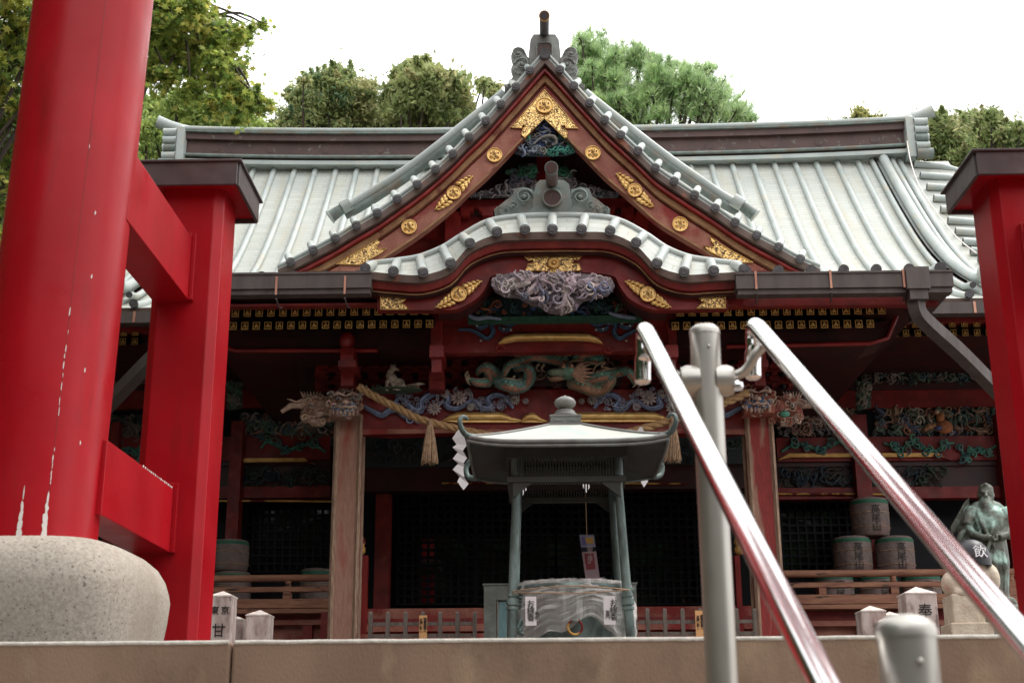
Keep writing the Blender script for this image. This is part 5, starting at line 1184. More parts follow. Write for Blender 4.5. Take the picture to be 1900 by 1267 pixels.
# ------------------------------------------------------------------ sake barrels
BP0 = None
def barrel(px_, ytop, ybot, Y, label, txt=True, w_=None, grp='straw-wrapped barrels stacked on the right veranda'):
    c = P(px_, ybot, Y); h = P(px_, ytop, Y).z-c.z; r = w_ or .20
    th = thing('sake_barrel', label, 'barrel', (c.x, Y, c.z), grp); m = MB(); n = 28
    m.lathe([(r*.86, .0), (r*.93, h*.04), (r*.99, h*.2), (r*1.0, h*.5), (r*1.0, h*.8), (r*.97, h*.93), (r*.90, h*.985), (r*.82, h)], c, n, 0)
    for k in range(5): a = k*1.25+.4; 
    m.build('straw_wrap', ['barrel'], th)
    m = MB(); m.lathe([(r*1.002, h*.83), (r*1.008, h*.86), (r*1.0, h*.90), (r*.985, h*.925)], c, n, 0); m.build('green_band', ['green'], th)
    m = MB()
    for zz in (.22, .6):
        m.tube([(c.x+r*1.01*math.cos(t), Y+r*1.01*math.sin(t), c.z+h*zz) for t in [i*math.pi/12 for i in range(25)]], .0045, 4, 0)
    m.build('rope_band', ['straw'], th)
    if txt:
        me = text('writing', '高\n尾\n山', .10, (c.x+.02, Y-r*1.0-.006, c.z+h*.42), th, spc=.95)
        for v in me.data.vertices:       # wrap the brush writing round the barrel
            x = v.co.x+.02; v.co.y += r-math.sqrt(max(0, r*r-x*x))
    return th
b3 = [1552, 1634, 1714]; b2 = [1585, 1664]
for x, lb in zip(b3, ('bottom row barrel nearest the red porch post, mostly behind the railing', 'bottom row barrel in the middle, behind the railing', 'bottom row barrel at the right end, behind the stone post')): barrel(x, 1066, 1136, 14.3, lb)
for x, lb in zip(b2, ('pale barrel with black brush writing, left one of the middle row', 'pale barrel with black brush writing, right one of the middle row')): barrel(x, 997, 1065, 14.3, lb)
barrel(1617, 926, 996, 14.3, 'single barrel on top of the pyramid in the shadow of the eaves')
for x, y0, y1, lb in ((428, 1062, 1134, 'dim barrel low on the left veranda beside the red gate post'), (425, 1003, 1061, 'dim barrel stacked higher on the left veranda beside the red gate post'), (585, 1056, 1134, 'dim barrel on the left veranda beside the peeled porch post')):
    barrel(x, y0, y1, 14.3, lb, False, .17 if x > 500 else .2, 'dim barrels on the left veranda')

# ------------------------------------------------------------------ red gate (torii)
TX = (P(440, 298, 6.83).x+P(1813, 287, 6.83).x)/2
TG = thing('torii_gate', 'tall vermilion shrine gate with thick round pillar on granite base and square side posts', 'gate', (TX, 6.2, TZ))
PY = 5.8; pa = P(175, 0, PY); pb = P(57, 998, PY); sl = (pb-pa)/(pb.z-pa.z)
def pil(z): return pa+sl*(z-pa.z)
SIDES = (1, -1)
for s in SIDES:
    def X(p): return Vector(p) if s == 1 else Vector((2*TX-p[0], p[1], p[2]))
    m = MB(); m.tube([X(pil(z)) for z in (.7, 1.5, 2.3, 3.1, 3.9, 4.7, 5.5, 6.3, 7.15)], .279, 64, 0); m.build('pillar', ['red'], TG)
    b = X(pil(.9)); m = MB(); hb = P(57, 990, 5.42).z
    pr = [(.58, TZ), (.600, TZ+.10), (.618, TZ+.22), (.626, TZ+.31), (.618, hb-.17), (.60, hb-.12), (.565, hb-.07), (.51, hb-.03), (.44, hb-.008), (.36, hb), (.25, hb+.002)]
    m.lathe([(r*.885, z) for r, z in pr], (b.x, PY, 0), 96, 0, sq=4.2); m.build('base_stone', ['granite'], TG)
    for dY in ((.95,) if True else (-1, 1)):
        Y0 = 6.95; p0 = P(404, 521, Y0).x; w_ = .372; x1 = p0; x0 = p0-w_; ch = .045; ztop = P(395, 345, Y0).z
        oc = [(x0+ch, Y0), (x1-ch, Y0), (x1, Y0+ch), (x1, Y0+w_-ch), (x1-ch, Y0+w_), (x0+ch, Y0+w_), (x0, Y0+w_-ch), (x0, Y0+ch)]
        vs = [X((x, y, z)) for z in (TZ, ztop) for x, y in oc]
        m = MB(); fs = [(i, (i+1) % 8, 8+(i+1) % 8, 8+i) for i in range(8)]+[tuple(range(8, 16)), tuple(range(7, -1, -1))]
        if s < 0: fs = [f[::-1] for f in fs]
        m.add(vs, fs, 0); m.build('side_post', ['red'], TG, bevel=.006)
        # cap: red underside block and dark copper hood
        cxm, cym = (x0+x1)/2, Y0+w_/2; c = X((cxm, cym, 0)); hwc = P(440, 298, 6.83).x-cxm
        zt_ = P(440, 298, 6.83).z; zl = P(437.5, 340, 6.83).z
        m = MB(); m.box((c.x, cym, (zl+.02+zt_)/2), (2*hwc-.03, 2*hwc-.03, zt_-zl-.03), 0); m.box((c.x, cym, ztop+.02), (w_+.05, w_+.05, .06), 0); m.build('cap_soffit', ['red'], TG)
        m = MB(); q = 2*hwc
        for (dx, dy, sx_, sy_) in ((0, -hwc, q, .02), (0, hwc, q, .02), (-hwc, 0, .02, q-.022), (hwc, 0, .02, q-.022)): m.box((c.x+dx, cym+dy, (zl+zt_)/2), (sx_, sy_, zt_-zl), 0)
        m.box((c.x, cym, zt_+.006), (q+.05, q+.05, .014), 0); m.box((c.x, cym, zt_+.03), (q-.1, q-.1, .04), 0, taper=.6); m.build('copper_cap', ['red_cap'], TG, bevel=.004)
    for (ya, yb) in ((445, 558), (907.4, 1025.4)):
        xr = P(354.7 if ya < 500 else 320.9, (ya+yb)/2, 6.94); z1 = P(354, ya, 6.94).z; z0 = P(355, yb, 6.94).z; bx_ = X(pil((z0+z1)/2))
        q0 = xr.x; th_ = .20
        m = MB(); ys_ = 5.78
        a0 = X((q0, 6.94, 0)).x; a1 = X((q0-th_, 6.94, 0)).x
        m.bx(min(a0, a1), max(a0, a1), ys_, 6.955, z0, z1, 0); m.build('tie_beam', ['red'], TG, bevel=.004)
        m = MB(); a2 = X((q0+.022, 0, 0)).x; m.bx(min(a0, a2), max(a0, a2), 6.915, 6.955, z0-.0, z1+.03, 0); m.bx(min(a0, a1)-.001, max(a0, a1)+.001, 6.9, 6.953, z1+.001, z1+.03, 0); m.build('beam_collar', ['red'], TG, bevel=.003)
m = MB(); l = pil(6.3).x-.7; r_ = 2*TX-l; m.bx(l, r_, 5.68, 5.92, 6.15, 6.5, 0); m.build('crossbeam', ['red'], TG)
m = MB(); xs = [l-.4+(r_-l+.8)*i/16 for i in range(17)]; up = lambda x: .28*(abs(x-TX)/(r_-TX))**3
m.band([(x, 5.58, 7.55+up(x)) for x in xs], [(x, 5.58, 7.12+up(x)) for x in xs], .44, 0); m.band([(x, 5.5, 7.64+up(x)) for x in xs], [(x, 5.5, 7.56+up(x)) for x in xs], .6, 1); m.build('lintel', ['red', 'red_cap'], TG)
# seam of flaked paint down the pillar
m = MB(); rs = random.Random(3)
def onp(z, ang, r=.2803):
    c = pil(z); return Vector((c.x+r*math.cos(ang), c.y+r*math.sin(ang), z))
def flake(z, ang, h_, w_):
    n_ = 9; pts = []
    for i in range(n_):
        a = 2*math.pi*i/n_; k = rs.uniform(.6, 1.15); pts.append(onp(z+h_*k*math.sin(a), ang+w_*k*math.cos(a)))
    m.add(pts, [tuple(range(n_))], 0)
A0 = -1.02
z = 2.75
while z > .98:
    if rs.random() < (.10 if z > 1.9 else .6): flake(z, A0+rs.uniform(-.006, .006), rs.uniform(.006, .028), rs.uniform(.004, .011))
    z -= rs.uniform(.015, .05)
for z, w_ in ((1.00, .05), (1.04, .045), (1.08, .03), (1.12, .02), (.97, .055)): flake(z-.075, A0-.01, .032, w_)
for z, w_ in ((1.00, .045), (1.04, .035), (1.08, .022), (.97, .05), (1.14, .01)): flake(z-.075, A0-.36, .03, w_)
for z, da in ((2.05, .28), (1.62, .34), (2.35, .22), (1.3, .4)): flake(z, A0+da, .012, .012)
m.build('flaked_paint', ['white'], TG)['kind'] = 'stuff'
m = MB()
z = 4.6
while z > 1.1: m.tube([onp(z, A0, .2787), onp(z-.2, A0, .2787)], .0014, 4, 0); z -= .2
m.build('pillar_seam', ['tred'], TG)
m = MB(); rs = random.Random(8)               # chipped paint along the lower beam edge
xr = P(320.9, 960, 6.94).x; zt1 = P(320, 907, 6.94).z
for i in range(16):
    y = 6.35+i*.035; m.ball((xr+.001, y, zt1-.004), (.0025, rs.uniform(.008, .02), rs.uniform(.003, .008)), 5, 0)
m.build('chipped_paint', ['white'], TG)['kind'] = 'stuff'

# ------------------------------------------------------------------ handrail
HR = thing('handrail', 'double polished steel handrail on grey posts climbing the stone steps', 'handrail', (P(1320, 900, 3.35).x, 3.35, GZ))
def axis(xf, yf, df, xn, yn, dn):
    a = _F+_R*((xf-950)/FPX)-_U*((yf-633.5)/FPX); b = _F+_R*((xn-950)/FPX)-_U*((yn-633.5)/FPX)
    return a*df, b*dn
ends = []
for (xf, yf, xn, yn) in ((1198, 612, 1527, 1267), (1404, 604, 1966, 1267)):
    a, b = axis(xf, yf, 3.45, xn, yn, 1.72); d = (a-b).normalized(); R_ = .0215; b2 = a-d*3.3
    pts = [b2, b, a-d*.03]; c = a+Vector((0, .0, 0))
    for t in (.25, .5, .75, 1.0):
        ang = t*math.pi*.66; e = Vector((0, math.sin(ang*.9)*.052, -.0+.0)); pts.append(a+d*(.045*math.sin(ang))+Vector((0, .01*t, -.06*(1-math.cos(ang))*.8)))
    l_ = pts[-1]; pts += [l_+Vector((-.004, .010, -.02)), l_+Vector((-.006, .010, -.07))]
    m = MB(); q = cr(pts[2:], 4); m.tube([pts[0].lerp(pts[1], k_/6) for k_ in range(6)]+[pts[1].lerp(pts[2], k_/8) for k_ in range(8)]+q, R_, 32, 0); e = pts[-1]; m.ball(e, (R_, R_, R_*.5), 16, 0)
    m.tube([b2+d*1.23, b2+d*1.245], R_*1.03, 28, 0)
    m.build('rail', ['chrome'], HR); ends.append((a, b, d))
(aL, bL, dL), (aR, bR, dR) = ends
def onrail(a, d, Y): return a+d*((Y-a.y)/d.y)
for k, (xt, yt, dd) in enumerate(((1307, 612, 3.42), (1680, 1160, 1.76))):
    t, _ = axis(xt, yt, dd, xt, yt, dd); r = .038
    m = MB(); zb2 = GZ+.05 if k else -.25
    m.tube([(t.x, t.y, zb2), (t.x, t.y, t.z-.012)], r, 36, 0); m.lathe([(r*1.03, -.016), (r*1.03, -.006), (r*.95, .002), (r*.7, .010), (r*.3, .014), (.001, .0145)], t, 36, 0)
    m.tube([(t.x, t.y, zb2), (t.x, t.y, zb2+.012)], .075, 30, 0)
    m.ball((t.x+.004, t.y-r-.001, t.z-.055 if k == 0 else t.z-.048), .0045, 8, 0)
    m.build('post', ['steel'], HR)
    hz = t.z-.135
    for s, (a, d) in ((-1, (aL, dL)), (1, (aR, dR))):
        m = MB(); m.tube([(t.x+s*.02, t.y, hz), (t.x+s*.052, t.y, hz), (t.x+s*.066, t.y, hz)], [.040, .040, .034], 24, 0)
        q = onrail(a, d, t.y-.03)+Vector((0, 0, -.035)); st_ = Vector((t.x+s*.06, t.y-.004, hz+.008))
        pts = cr([st_, st_.lerp(q, .45)+Vector((0, 0, -.018)), q+Vector((-s*.02, 0, -.022)), q], 5); m.tube(pts, .0125, 12, 0, flat=1.3)
        m.tube([q-d*.035+Vector((0, 0, .008)), q+d*.035+Vector((0, 0, .008))], .014, 12, 0, flat=.5)
        m.build('bracket_arm', ['steel'], HR)
        m = MB(); m.lathe([(.012, -.012), (.015, -.006), (.015, .004), (.006, .012)], (t.x+s*.072, t.y-.025, hz-.018), 14, 0); m.tube([(t.x+s*.03, t.y-.02, hz-.018), (t.x+s*.08, t.y-.026, hz-.018)], .008, 10, 0); m.build('bolt', ['chrome'], HR)

# ------------------------------------------------------------------ engraved stone posts
def spost(x, yt, w_px, Y, label, txt=None, side=.12):
    c = P(x, yt, Y); s = abs(P(1, 0, Y).x-P(0, 0, Y).x); w_ = w_px*s*.94
    th = thing('stone_post', label, 'stone post', (c.x, Y, TZ), 'engraved stone posts'); m = MB(); z1 = c.z-w_*.28
    m.box((c.x, Y, (TZ+z1)/2), (w_, w_, z1-TZ), 0); m.build('shaft', ['postston'], th, bevel=.006)
    m = MB(); m.box((c.x, Y, z1+.003), (w_+.004, w_+.004, .010), 0)
    m.add([(c.x-w_/2, Y-w_/2, z1+.008), (c.x+w_/2, Y-w_/2, z1+.008), (c.x+w_/2, Y+w_/2, z1+.008), (c.x-w_/2, Y+w_/2, z1+.008), (c.x, Y, c.z)], [(0, 1, 4), (1, 2, 4), (2, 3, 4), (3, 0, 4)], 0); m.build('pointed_top', ['stoneT'], th)
    if txt:
        for t, dx, z, sz in txt: text('writing', t, sz, (c.x+dx, Y-w_/2-.003, z1-z), th, ext=.003)
spost(415, 1096, 40, 9.6, 'tallest engraved stone post, touching the red gate post on the left', [('東', -.035, .10, .062), ('京', .038, .10, .062), ('甘', 0, .24, .10)])
spost(441, 1143, 23, 9.9, 'narrow stone post just right of the tallest left one')
spost(462, 1153, 19, 10.1, 'smallest stone post in the left group of four')
spost(483, 1131, 40, 9.8, 'broad blank stone post at the right end of the left group')
spost(1614, 1123, 42, 9.6, 'blank stone post at the left end of the right group')
spost(1650, 1134, 34, 9.9, 'low stone post right behind the near handrail post cap')
spost(1641, 1146, 30, 9.5, 'lowest stone post half hidden by the near handrail post cap')
spost(1699, 1088, 52, 9.4, 'tall reddish engraved stone post in the right group', [('奉', .02, .12, .10), ('納', .02, .24, .10)])

# ------------------------------------------------------------------ small capped stone figure on its pedestal
Y = 9.5; s = abs(P(1, 0, Y).x-P(0, 0, Y).x)
CF = thing('capped_stone_figure', 'small round beige stone figure wearing a black cap on a pale stone pedestal', 'statue', P(1800, 1178, Y))
def f(x, y, d=0): return P(x, y, Y+d)
m = MB(); a = f(1765, 1180); b = f(1806, 1104); m.bx(a.x, b.x, Y-.1, Y+.12, TZ, b.z, 0); m.bx(a.x-.03, f(1832, 1150).x, Y-.12, Y+.14, TZ, f(0+1800, 1157).z, 0); m.bx(a.x+.02, f(1822, 1100).x, Y-.02, Y+.2, TZ, b.z-.003, 0); m.build('pedestal', ['beige'], CF, bevel=.01)
m = MB(); m.ball(f(1800, 1078, .02), (.17, .13, .12), 20, 0); m.ball(f(1836, 1074, .0), (.07, .09, .11), 14, 0); m.ball(f(1765, 1084, 0), (.07, .08, .09), 14, 0); m.ball(f(1800, 1048, 0), (.10, .10, .09), 16, 0); m.ball(f(1800, 1050, -.09), (.02, .02, .018), 8, 0); m.ball(f(1782, 1100, -.05), (.06, .07, .04), 10, 0); m.ball(f(1818, 1100, -.05), (.06, .07, .04), 10, 0)
m.build('body', ['beige'], CF, remesh=.01, smoothit=2)
m = MB(); c = f(1803, 1050)
pr = [(.145, 0), (.148, .035), (.142, .08), (.122, .13), (.09, .165), (.05, .185), (.002, .19)]; m.lathe([(r_*.92, z_) for r_, z_ in pr], c+Vector((0, 0, -.005)), 28, 0); m.build('cap', [simple('black_cloth', (.016, .015, .02), .45)], CF)
o = text('writing', '飲', .10, (c.x+.03, Y-.128, c.z+.078), CF, m=simple('white_thread', (.72, .70, .72), .7), rotz=rad(8), rotx=rad(72), ext=.004)
for v in o.data.vertices: v.co.y += v.co.x*v.co.x*3.2
# winged bronze statue
Y = 11.3; s = abs(P(1, 0, Y).x-P(0, 0, Y).x)
WS = thing('winged_bronze_statue', 'green bronze statue of a bearded winged monk with hands at the belt', 'statue', P(1840, 1178, Y))
m = MB(); T8 = m.tube; B8 = m.ball
B8(f(1829, 917), (10*s*1.3, 11*s*1.2, 13*s*1.25), 16); B8(f(1829, 908, .0), (12*s, 12*s, 10*s), 14)      # head, crown
B8(f(1829, 919, -.06), (2.6*s, 7*s, 3.2*s), 8); T8([f(1829, 915, -.06), f(1829.5, 921, -.10)], [.012, .016], 8)                                     # nose
T8([f(1819, 911, -.05), f(1828, 913.5, -.07), f(1838, 911, -.05)], [.008, .014, .008], 8)                      # brow
for x in (1815.5, 1842.5): B8(f(x, 918, .0), (.012, .02, .028), 8)                                         # ears
T8([f(1829, 926, -.04), f(1830, 938, -.07), f(1831, 952, -.09), f(1831, 968, -.10)], [.048, .055, .042, .012], 12)   # beard
T8([f(1829, 930), f(1830, 940)], .05, 12)
T8([f(1802, 950, .01), f(1812, 944, .01), f(1831, 939, .01), f(1850, 944, .01), f(1862, 951, .01)], [.045, .06, .07, .06, .045], 12)
T8([f(1830, 936), f(1831, 944), f(1832, 952), f(1833, 970), f(1836, 995), f(1838, 1005)], [.05, .10, .13, .145, .135, .125], 18)
T8([f(1838, 1000), f(1838, 1040), f(1837, 1090), f(1838, 1178)], [.125, .15, .15, .16], 18)                # robe skirt
for x in (1822, 1830, 1838, 1846, 1856): T8([f(x, 1003, -.11), f(x-1, 1050, -.14), f(x-2, 1100, -.14)], [.012, .022, .026], 7)
T8([f(1808, 948), f(1799, 962, -.02), f(1795, 976, -.04)], [.07, .062, .055], 12); T8([f(1795, 976, -.03), f(1806, 990, -.10), f(1825, 997, -.16), f(1836, 996, -.17)], [.04, .033, .028, .03], 10)
T8([f(1797, 966, .02), f(1792, 985, .02), f(1793, 1000, .0)], [.06, .07, .035], 12); T8([f(1790, 985, .02), f(1786, 1000, .03)], [.05, .02], 10)                                 # hanging sleeve
T8([f(1857, 948), f(1870, 962, -.02), f(1872, 980, -.04)], [.07, .06, .052], 12); T8([f(1872, 978, -.04), f(1868, 992, -.10), f(1853, 996, -.15)], [.04, .033, .03], 10); T8([f(1870, 975, .02), f(1873, 1000, .03)], [.06, .03], 10)
for i, x in enumerate((1835, 1838, 1840, 1841)): T8([f(x, 992+3*i, -.18), f(x+5, 994+3*i, -.195)], .0085, 6)
for i in range(4): T8([f(1852, 991+3*i, -.17), f(1847, 993+3*i, -.18)], .0085, 6)
B8(f(1829, 899, -.045), (.022, .02, .018), 8)
for x in (1823.5, 1834.5): B8(f(x, 915.5, -.045), (.013, .012, .008), 6)
for k in range(-3, 4): T8(cr([f(1829+k*2.2, 925, -.05), f(1829.5+k*3.0, 938, -.085+abs(k)*.006), f(1830+k*3.2+(k % 2), 952, -.10+abs(k)*.008), f(1831+k*2.0, 966-abs(k)*2, -.11)], 3), [.016, .017, .018, .018, .017, .016, .014, .011, .008, .005], 6)
for sg in (-1, 1):
    T8([f(1831+sg*17, 940, -.03), f(1831+sg*15, 955, -.10), f(1833+sg*9, 975, -.14), f(1836+sg*3, 992, -.15)], [.018, .02, .02, .015], 7)
    T8([f(1831+sg*24, 946, -.03), f(1832+sg*21, 962, -.09), f(1835+sg*14, 990, -.12)], [.014, .016, .012], 7)
    for k in range(4): T8([f((1797 if sg < 0 else 1871)+k*2*sg*-1, 955+9*k, -.055), f((1806 if sg < 0 else 1862), 962+9*k, -.075)], [.006, .012], 5)
T8([f(1815, 997, -.09), f(1838, 1001, -.155), f(1860, 997, -.09)], [.022, .026, .022], 8); T8([f(1838, 1001, -.16), f(1833, 1018, -.175), f(1831, 1036, -.17)], [.018, .016, .01], 7); T8([f(1841, 1001, -.16), f(1846, 1020, -.175)], [.016, .009], 7)
T8(cr([f(1796, 972, -.02), f(1790, 985, -.03), f(1782, 994, -.03), f(1783, 1002, -.02), f(1797, 1004, -.02), f(1806, 998, -.03)], 3), [.03]*16, 7)
for k, x in enumerate((1818, 1825, 1834, 1844, 1852, 1859)): T8([f(x, 1006, -.10), f(x+(x-1838)*.25, 1045, -.15-.01*(k % 2)), f(x+(x-1838)*.1, 1092, -.13)], [.012, .024, .016], 7)
m.build('body', ['statue'], WS, remesh=.0075, smoothit=1)
for s_, tip, root in ((-1, (1766, 990), (1800, 925)), (1, (1905, 985), (1866, 922))):
    m = MB(); q_ = [(root[0], root[1]+22), (root[0]-s_*-2, root[1]+6), (root[0]+s_*2, root[1]-2), (root[0]+s_*10, root[1]+6), (root[0]+s_*22, root[1]+28), (tip[0]+s_*2, tip[1]-12), (tip[0], tip[1]), (root[0]+s_*12, root[1]+56), (root[0], root[1]+52)]
    m.prism(px(q_ if s_ > 0 else q_[::-1], Y+.12), .025, 0)
    for k in range(6): t = k/5; m.tube([P(root[0]+s_*2+s_*2*k, root[1]+10+2*k, Y+.11), P(root[0]+(tip[0]-root[0])*(.95-.1*k)-0, root[1]+(tip[1]-root[1])*(1-.07*k), Y+.11)], [.014, .005], 5, 0)
    m.build('wing', ['statue'], WS)
m = MB(); c = P(1838, 1178, Y); m.lathe([(.36, -.4), (.34, -.1), (.28, .05), (.24, .13), (.18, .16)], c, 10, 0, smooth=False)
for i in range(16): m.ball(P(random.uniform(1790, 1895), random.uniform(1108, 1175), Y-random.uniform(0, .25)), (random.uniform(.04, .09), .05, random.uniform(.03, .07)), 7, 0)
m.build('rock_base', ['statue'], WS, remesh=.014, smoothit=1)

# ------------------------------------------------------------------ trees
def leafquad(mb, c, sz, rs, col, lng=1.0):
    d = Vector((rs.gauss(0, 1), rs.gauss(0, 1), rs.gauss(0, .7))).normalized(); u = d.orthogonal().normalized(); u = (Matrix.Rotation(rs.uniform(0, 6.28), 3, d) @ u); v = d.cross(u)
    a = sz*lng; b = sz*.45
    mb.add([c-u*a, c+v*b-u*a*.1, c+u*a, c-v*b-u*a*.1], [(0, 1, 2, 3)], 0, col)
def star(mb, c, sz, rs, col):
    d = Vector((rs.gauss(0, .5), rs.gauss(0, .7), rs.gauss(0, .6)+.6)).normalized(); u = d.orthogonal().normalized(); u = (Matrix.Rotation(rs.uniform(0, 6.28), 3, d) @ u); v = d.cross(u)
    pts = []
    for i in range(14):
        a = 2*math.pi*i/14; k = (1.0 if i % 2 == 0 else .36)*(.55 if i in (6, 8) else 1); pts.append(c+(u*math.cos(a)+v*math.sin(a))*sz*k)
    mb.add(pts, [tuple(range(14))], 0, col)
def tree(label, cat, base, clumps, Y, n, sz, cols, kind='quad', dens=1.0, trunkr=.16, hubp=None, seed=1, name='broadleaf_tree', dY=1.6, twigs=True):
    rs = random.Random(seed); s = abs(P(1, 0, Y).x-P(0, 0, Y).x); b = Vector(base); th = thing(name, label, cat, b)
    clumps = [q for x_, y_, r_ in clumps for q in ([(x_, y_, r_)]+[(x_+rs.uniform(-1, 1)*r_*.8, y_-rs.uniform(-.3, 1)*r_*.7, r_*rs.uniform(.3, .5)) for _ in range(1)])]; cm_ = []; tot = 0; tot16 = 0
    for (x, y, r) in clumps:
        c = P(x, y, Y+rs.uniform(-dY, dY)*.5); R_ = r*s; cm_.append((c, R_)); tot += R_**2; tot16 += R_**1.6
    m = MB(); topc = max(cm_, key=lambda q: q[0].z)[0]; hub = b.lerp(topc, .55); hub.x = b.x+(topc.x-b.x)*.4
    if hubp: hub = P(*hubp); trunkr *= .7
    m.tube(cr([b, b.lerp(hub, .5)+Vector((.1, 0, 0)), hub, hub.lerp(topc, .6), topc], 4), [trunkr*(1-.055*i) for i in range(17)], 9, 0)
    for c, R_ in cm_:
        st_ = (hub if hubp else b.lerp(hub, rs.uniform(.75, 1.0))) if (hubp or c.z > hub.z) else b.lerp(hub, .7)
        mid = st_.lerp(c, .5)+Vector((rs.uniform(-.2, .2), rs.uniform(-.2, .2), .25)); m.tube(cr([st_, mid, c], 4), [trunkr*.35*(1-.1*i) for i in range(9)], 6, 0)
        for k in range(7 if twigs else 3):
            d = Vector((rs.gauss(0, 1), rs.gauss(0, 1), rs.gauss(.2, .8))).normalized(); m.tube([c, c+d*R_*.5+Vector((0, 0, .03)), c+d*R_*.95], [trunkr*.10, trunkr*.06, trunkr*.02], 4, 0)
    mt = m; m = MB()
    for c, R_ in cm_:
        k = int(n*2*R_**1.6/tot16); sub = []
        for i in range(max(7, int(17*dens))):
            d = Vector((rs.gauss(0, 1), rs.gauss(0, 1), rs.gauss(0, 1))).normalized()*rs.uniform(.2, 1.12); sub.append((c+d*R_, R_*rs.uniform(.22, .5)+.06, rs.choice(cols)))
        spr = []
        for i in range(int(9+R_*7)):
            d = Vector((rs.gauss(0, 1), rs.gauss(0, 1), rs.gauss(.35, .8))).normalized(); a_ = c+d*R_*rs.uniform(.3, .7)
            tip = c+d*R_*rs.uniform(1.0, 1.55)+Vector((rs.gauss(0, .1), rs.gauss(0, .1), rs.gauss(.0, .12)))*R_; spr.append((a_, tip, rs.choice(cols)))
            if twigs and i % 3 == 0: mt.tube([a_, a_.lerp(tip, .6)+Vector((0, 0, -.02)), tip], [.010, .007, .003], 4, 0)
        for i in range(k):
            if i % 10 < 4:
                sc, sr, base_c = rs.choice(sub); d = Vector((rs.gauss(0, .62), rs.gauss(0, .62), rs.gauss(0, .5))); p = sc+d*sr
            else:
                a_, tip, base_c = rs.choice(spr); t_ = rs.random()**.8; w_ = R_*.16*(1.15-t_); p = a_.lerp(tip, t_)+Vector((rs.gauss(0, w_), rs.gauss(0, w_), rs.gauss(0, w_*.8)))
            f_ = rs.uniform(1.1, 2.1); col = tuple(q*f_ for q in base_c)
            if kind == 'star': star(m, p, sz*rs.uniform(.6, 1.1), rs, col)
            elif kind == 'needle':
                dd = Vector((rs.gauss(0, .6), rs.gauss(0, .6), abs(rs.gauss(.6, .5)))).normalized()
                for j in range(4):
                    e = (dd+Vector((rs.gauss(0, .35), rs.gauss(0, .35), rs.gauss(0, .3)))).normalized(); w_ = e.orthogonal().normalized()*sz*.07; m.add([p-w_, p+e*sz*1.6, p+w_], [(0, 1, 2)], 0, col)
            else: leafquad(m, p, sz*rs.uniform(.5, 1.05), rs, col, 1.2)
    mt.build('trunk', ['bark'], th); m.build('crown', ['leaf'], th); return th
OL = [(.20, .23, .09), (.26, .28, .12), (.15, .19, .07), (.30, .29, .14), (.20, .24, .10)]
DG = [(.05, .09, .04), (.07, .12, .05), (.09, .13, .05), (.04, .07, .035)]
PG = [(.24, .34, .15), (.32, .41, .20), (.17, .26, .11), (.30, .38, .21)]
YG = [(.19, .24, .05), (.25, .29, .06), (.13, .18, .04), (.09, .14, .03), (.30, .29, .07)]
tree('dark olive tree with rounded top, left of centre behind the roof', 'tree', (P(640, 400, 22).x, 22.5, TZ), [(600, 170, 34), (625, 140, 22), (655, 175, 38), (690, 200, 34), (560, 190, 26), (575, 160, 16), (540, 225, 24), (600, 230, 44), (660, 240, 44), (710, 235, 30), (520, 240, 18), (640, 215, 40), (585, 205, 30)], 22, 25500, .046, OL+[(.10,.16,.09)], seed=11)
tree('airy olive tree with thin top sprays between the left tree and the gable', 'tree', (P(800, 400, 21).x, 21.5, TZ), [(790, 160, 34), (740, 140, 13), (765, 133, 15), (788, 122, 12), (775, 180, 34), (830, 170, 26), (845, 200, 28), (750, 215, 34), (800, 225, 44), (850, 235, 30), (733, 170, 13), (850, 150, 12), (910, 170, 13), (895, 158, 9), (780, 140, 14)], 21, 15750, .075, OL, seed=12, dens=.7)
tree('tall pale green pine to the right of the gable peak', 'pine tree', (P(1200, 400, 22).x, 22.5, TZ), [(1090, 90, 26), (1080, 130, 34), (1120, 120, 40), (1160, 115, 30), (1190, 110, 24), (1205, 130, 24), (1150, 165, 48), (1200, 180, 44), (1110, 175, 40), (1250, 165, 38), (1245, 130, 16), (1290, 150, 26), (1310, 138, 14), (1300, 190, 42), (1350, 200, 34), (1330, 170, 18), (1375, 210, 20), (1392, 222, 14), (1240, 215, 46), (1180, 225, 44), (1350, 235, 36), (1070, 165, 30), (1130, 215, 40), (1100, 100, 18), (1300, 232, 40)], 22, 8200, .105, PG, 'needle', seed=13, name='pine_tree', trunkr=.2)
tree('small bush-like tree top showing above the right end of the roof ridge', 'tree', (P(1600, 400, 21).x, 21.5, TZ), [(1600, 222, 16), (1620, 228, 16), (1595, 210, 8), (1640, 235, 16), (1530, 234, 10), (1550, 240, 10), (1580, 235, 14)], 21, 1500, .045, [(.24, .23, .07), (.16, .18, .06)], seed=14, trunkr=.08)
tree('round dark green tree at the far right above the gate post cap', 'tree', (P(1810, 400, 20).x, 20.5, TZ), [(1720, 240, 24), (1760, 240, 30), (1800, 235, 26), (1830, 228, 22), (1850, 250, 32), (1815, 270, 40), (1770, 290, 44), (1730, 280, 30), (1860, 290, 34), (1900, 270, 22), (1893, 240, 10), (1820, 320, 50), (1745, 320, 30), (1890, 310, 30), (1840, 215, 10), (1950, 300, 50), (1780, 345, 36), (1700, 225, 10)], 20, 24000, .05, [(.17, .21, .08), (.22, .26, .10), (.12, .16, .06), (.25, .25, .12)], seed=15)
tree('green trees mass behind the left end of the roof, under the maple', 'tree', (P(370, 500, 19).x, 19.5, TZ), [(290, 215, 34), (330, 200, 30), (380, 215, 34), (420, 225, 32), (300, 260, 34), (350, 245, 40), (450, 230, 26), (480, 240, 18), (260, 290, 40), (270, 240, 30), (230, 350, 60), (430, 245, 26)], 19, 19500, .045, [(.24, .31, .09), (.18, .24, .08), (.32, .37, .11)], seed=16)
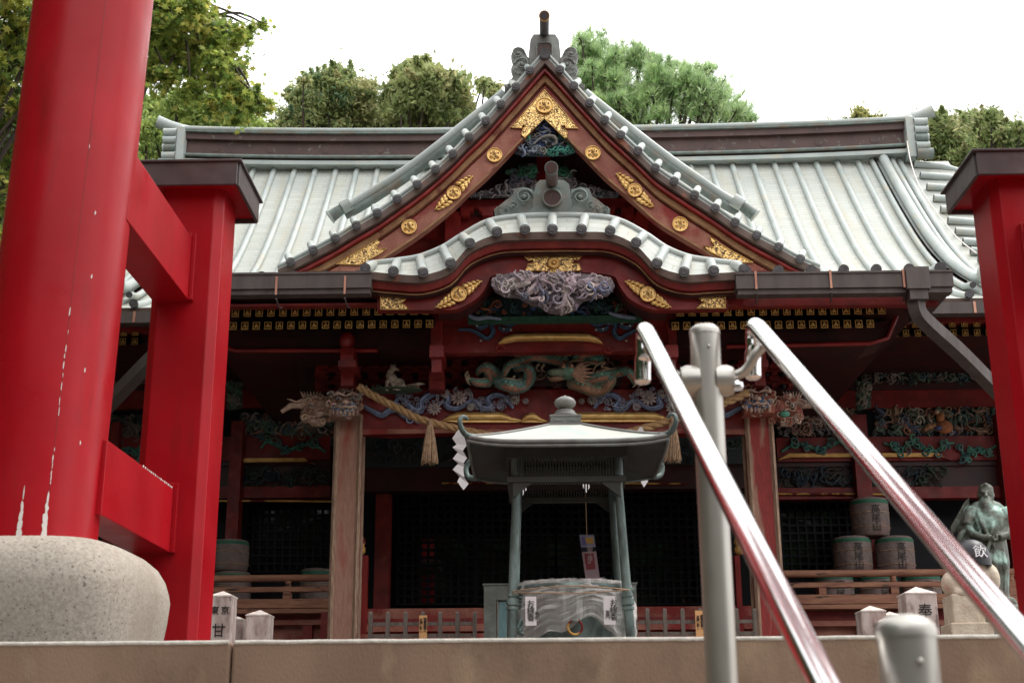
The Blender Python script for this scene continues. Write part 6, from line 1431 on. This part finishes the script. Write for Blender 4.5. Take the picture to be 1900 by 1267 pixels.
MC = [(300, 30, 36), (340, 60, 40), (385, 50, 34), (410, 90, 34), (330, 110, 40), (380, 130, 40), (430, 130, 30), (360, 20, 26), (290, 90, 34), (420, 170, 30), (455, 185, 26), (480, 195, 20), (300, 150, 24), (440, 75, 20), (465, 60, 9), (488, 50, 8), (405, 200, 20), (355, 175, 22), (450, 215, 16), (310, 0, 30), (270, 60, 30)]
tree('yellow green maple spreading over the left end of the roof', 'maple tree', (-6.5, 13.5, TZ), MC, 12.0, 5600, .052, YG, 'star', seed=17, hubp=(300, 70, 12.3), name='maple_tree', dY=1.2, trunkr=.12)
tree('shaded maple foliage at the far left edge behind the red pillar', 'maple tree', (-5.2, 9.5, TZ), [(10, 30, 60), (50, 80, 40), (20, 130, 60), (-10, 200, 60), (30, 220, 40), (10, 290, 50), (-10, 360, 50), (15, 400, 40), (-20, 100, 60), (60, 20, 40), (0, 460, 30), (120, 60, 60), (120, 200, 60)], 10.5, 3200, .055, YG[2:]+[(.12, .16, .04), (.20, .22, .04), (.06, .09, .03)], 'star', seed=18, name='maple_tree', dY=1.6, trunkr=.12)
tree('dark shaded tree low at the far left beyond the pillar', 'tree', (-8.5, 17, TZ), [(0, 330, 60), (60, 300, 60), (0, 430, 70), (100, 400, 80), (0, 520, 70), (180, 430, 60), (20, 250, 60), (-60, 350, 80)], 17, 6000, .08, DG, seed=19)

# woodland around the hall; unseen trees added behind the photographer to shade the front
def woods(name, x0, x1, y0, y1, h, n, seed, mode='wall'):
    rs = random.Random(seed); m = MB()
    for i in range(n):
        x = rs.uniform(x0, x1); y = rs.uniform(y0, y1); z = GZ+h*rs.random()**.8*(.8+.35*noise.noise(Vector((x*.25, y*.25, seed)))); c = tuple(q*rs.uniform(.7, 1.2) for q in rs.choice(DG))
        leafquad(m, Vector((x, y, z)), rs.uniform(.5, .9), rs, c)
    o = m.build(name, ['leaf']); tag(o, 'dense dark leafage around the temple, largely unseen and added to block sky light', 'woods', kind='stuff'); return o
woods('woodland', -24, 24, -16, -10, 12.0, 14000, 21)  # unseen mass behind the camera, height set to darken front faces
woods('woodland', -17, -10, -10, 20, 22.0, 18000, 23)  # left wood, made taller and denser to darken faces turned left
woods('woodland', -14, 14, 26, 32, 7.5, 6000, 24)
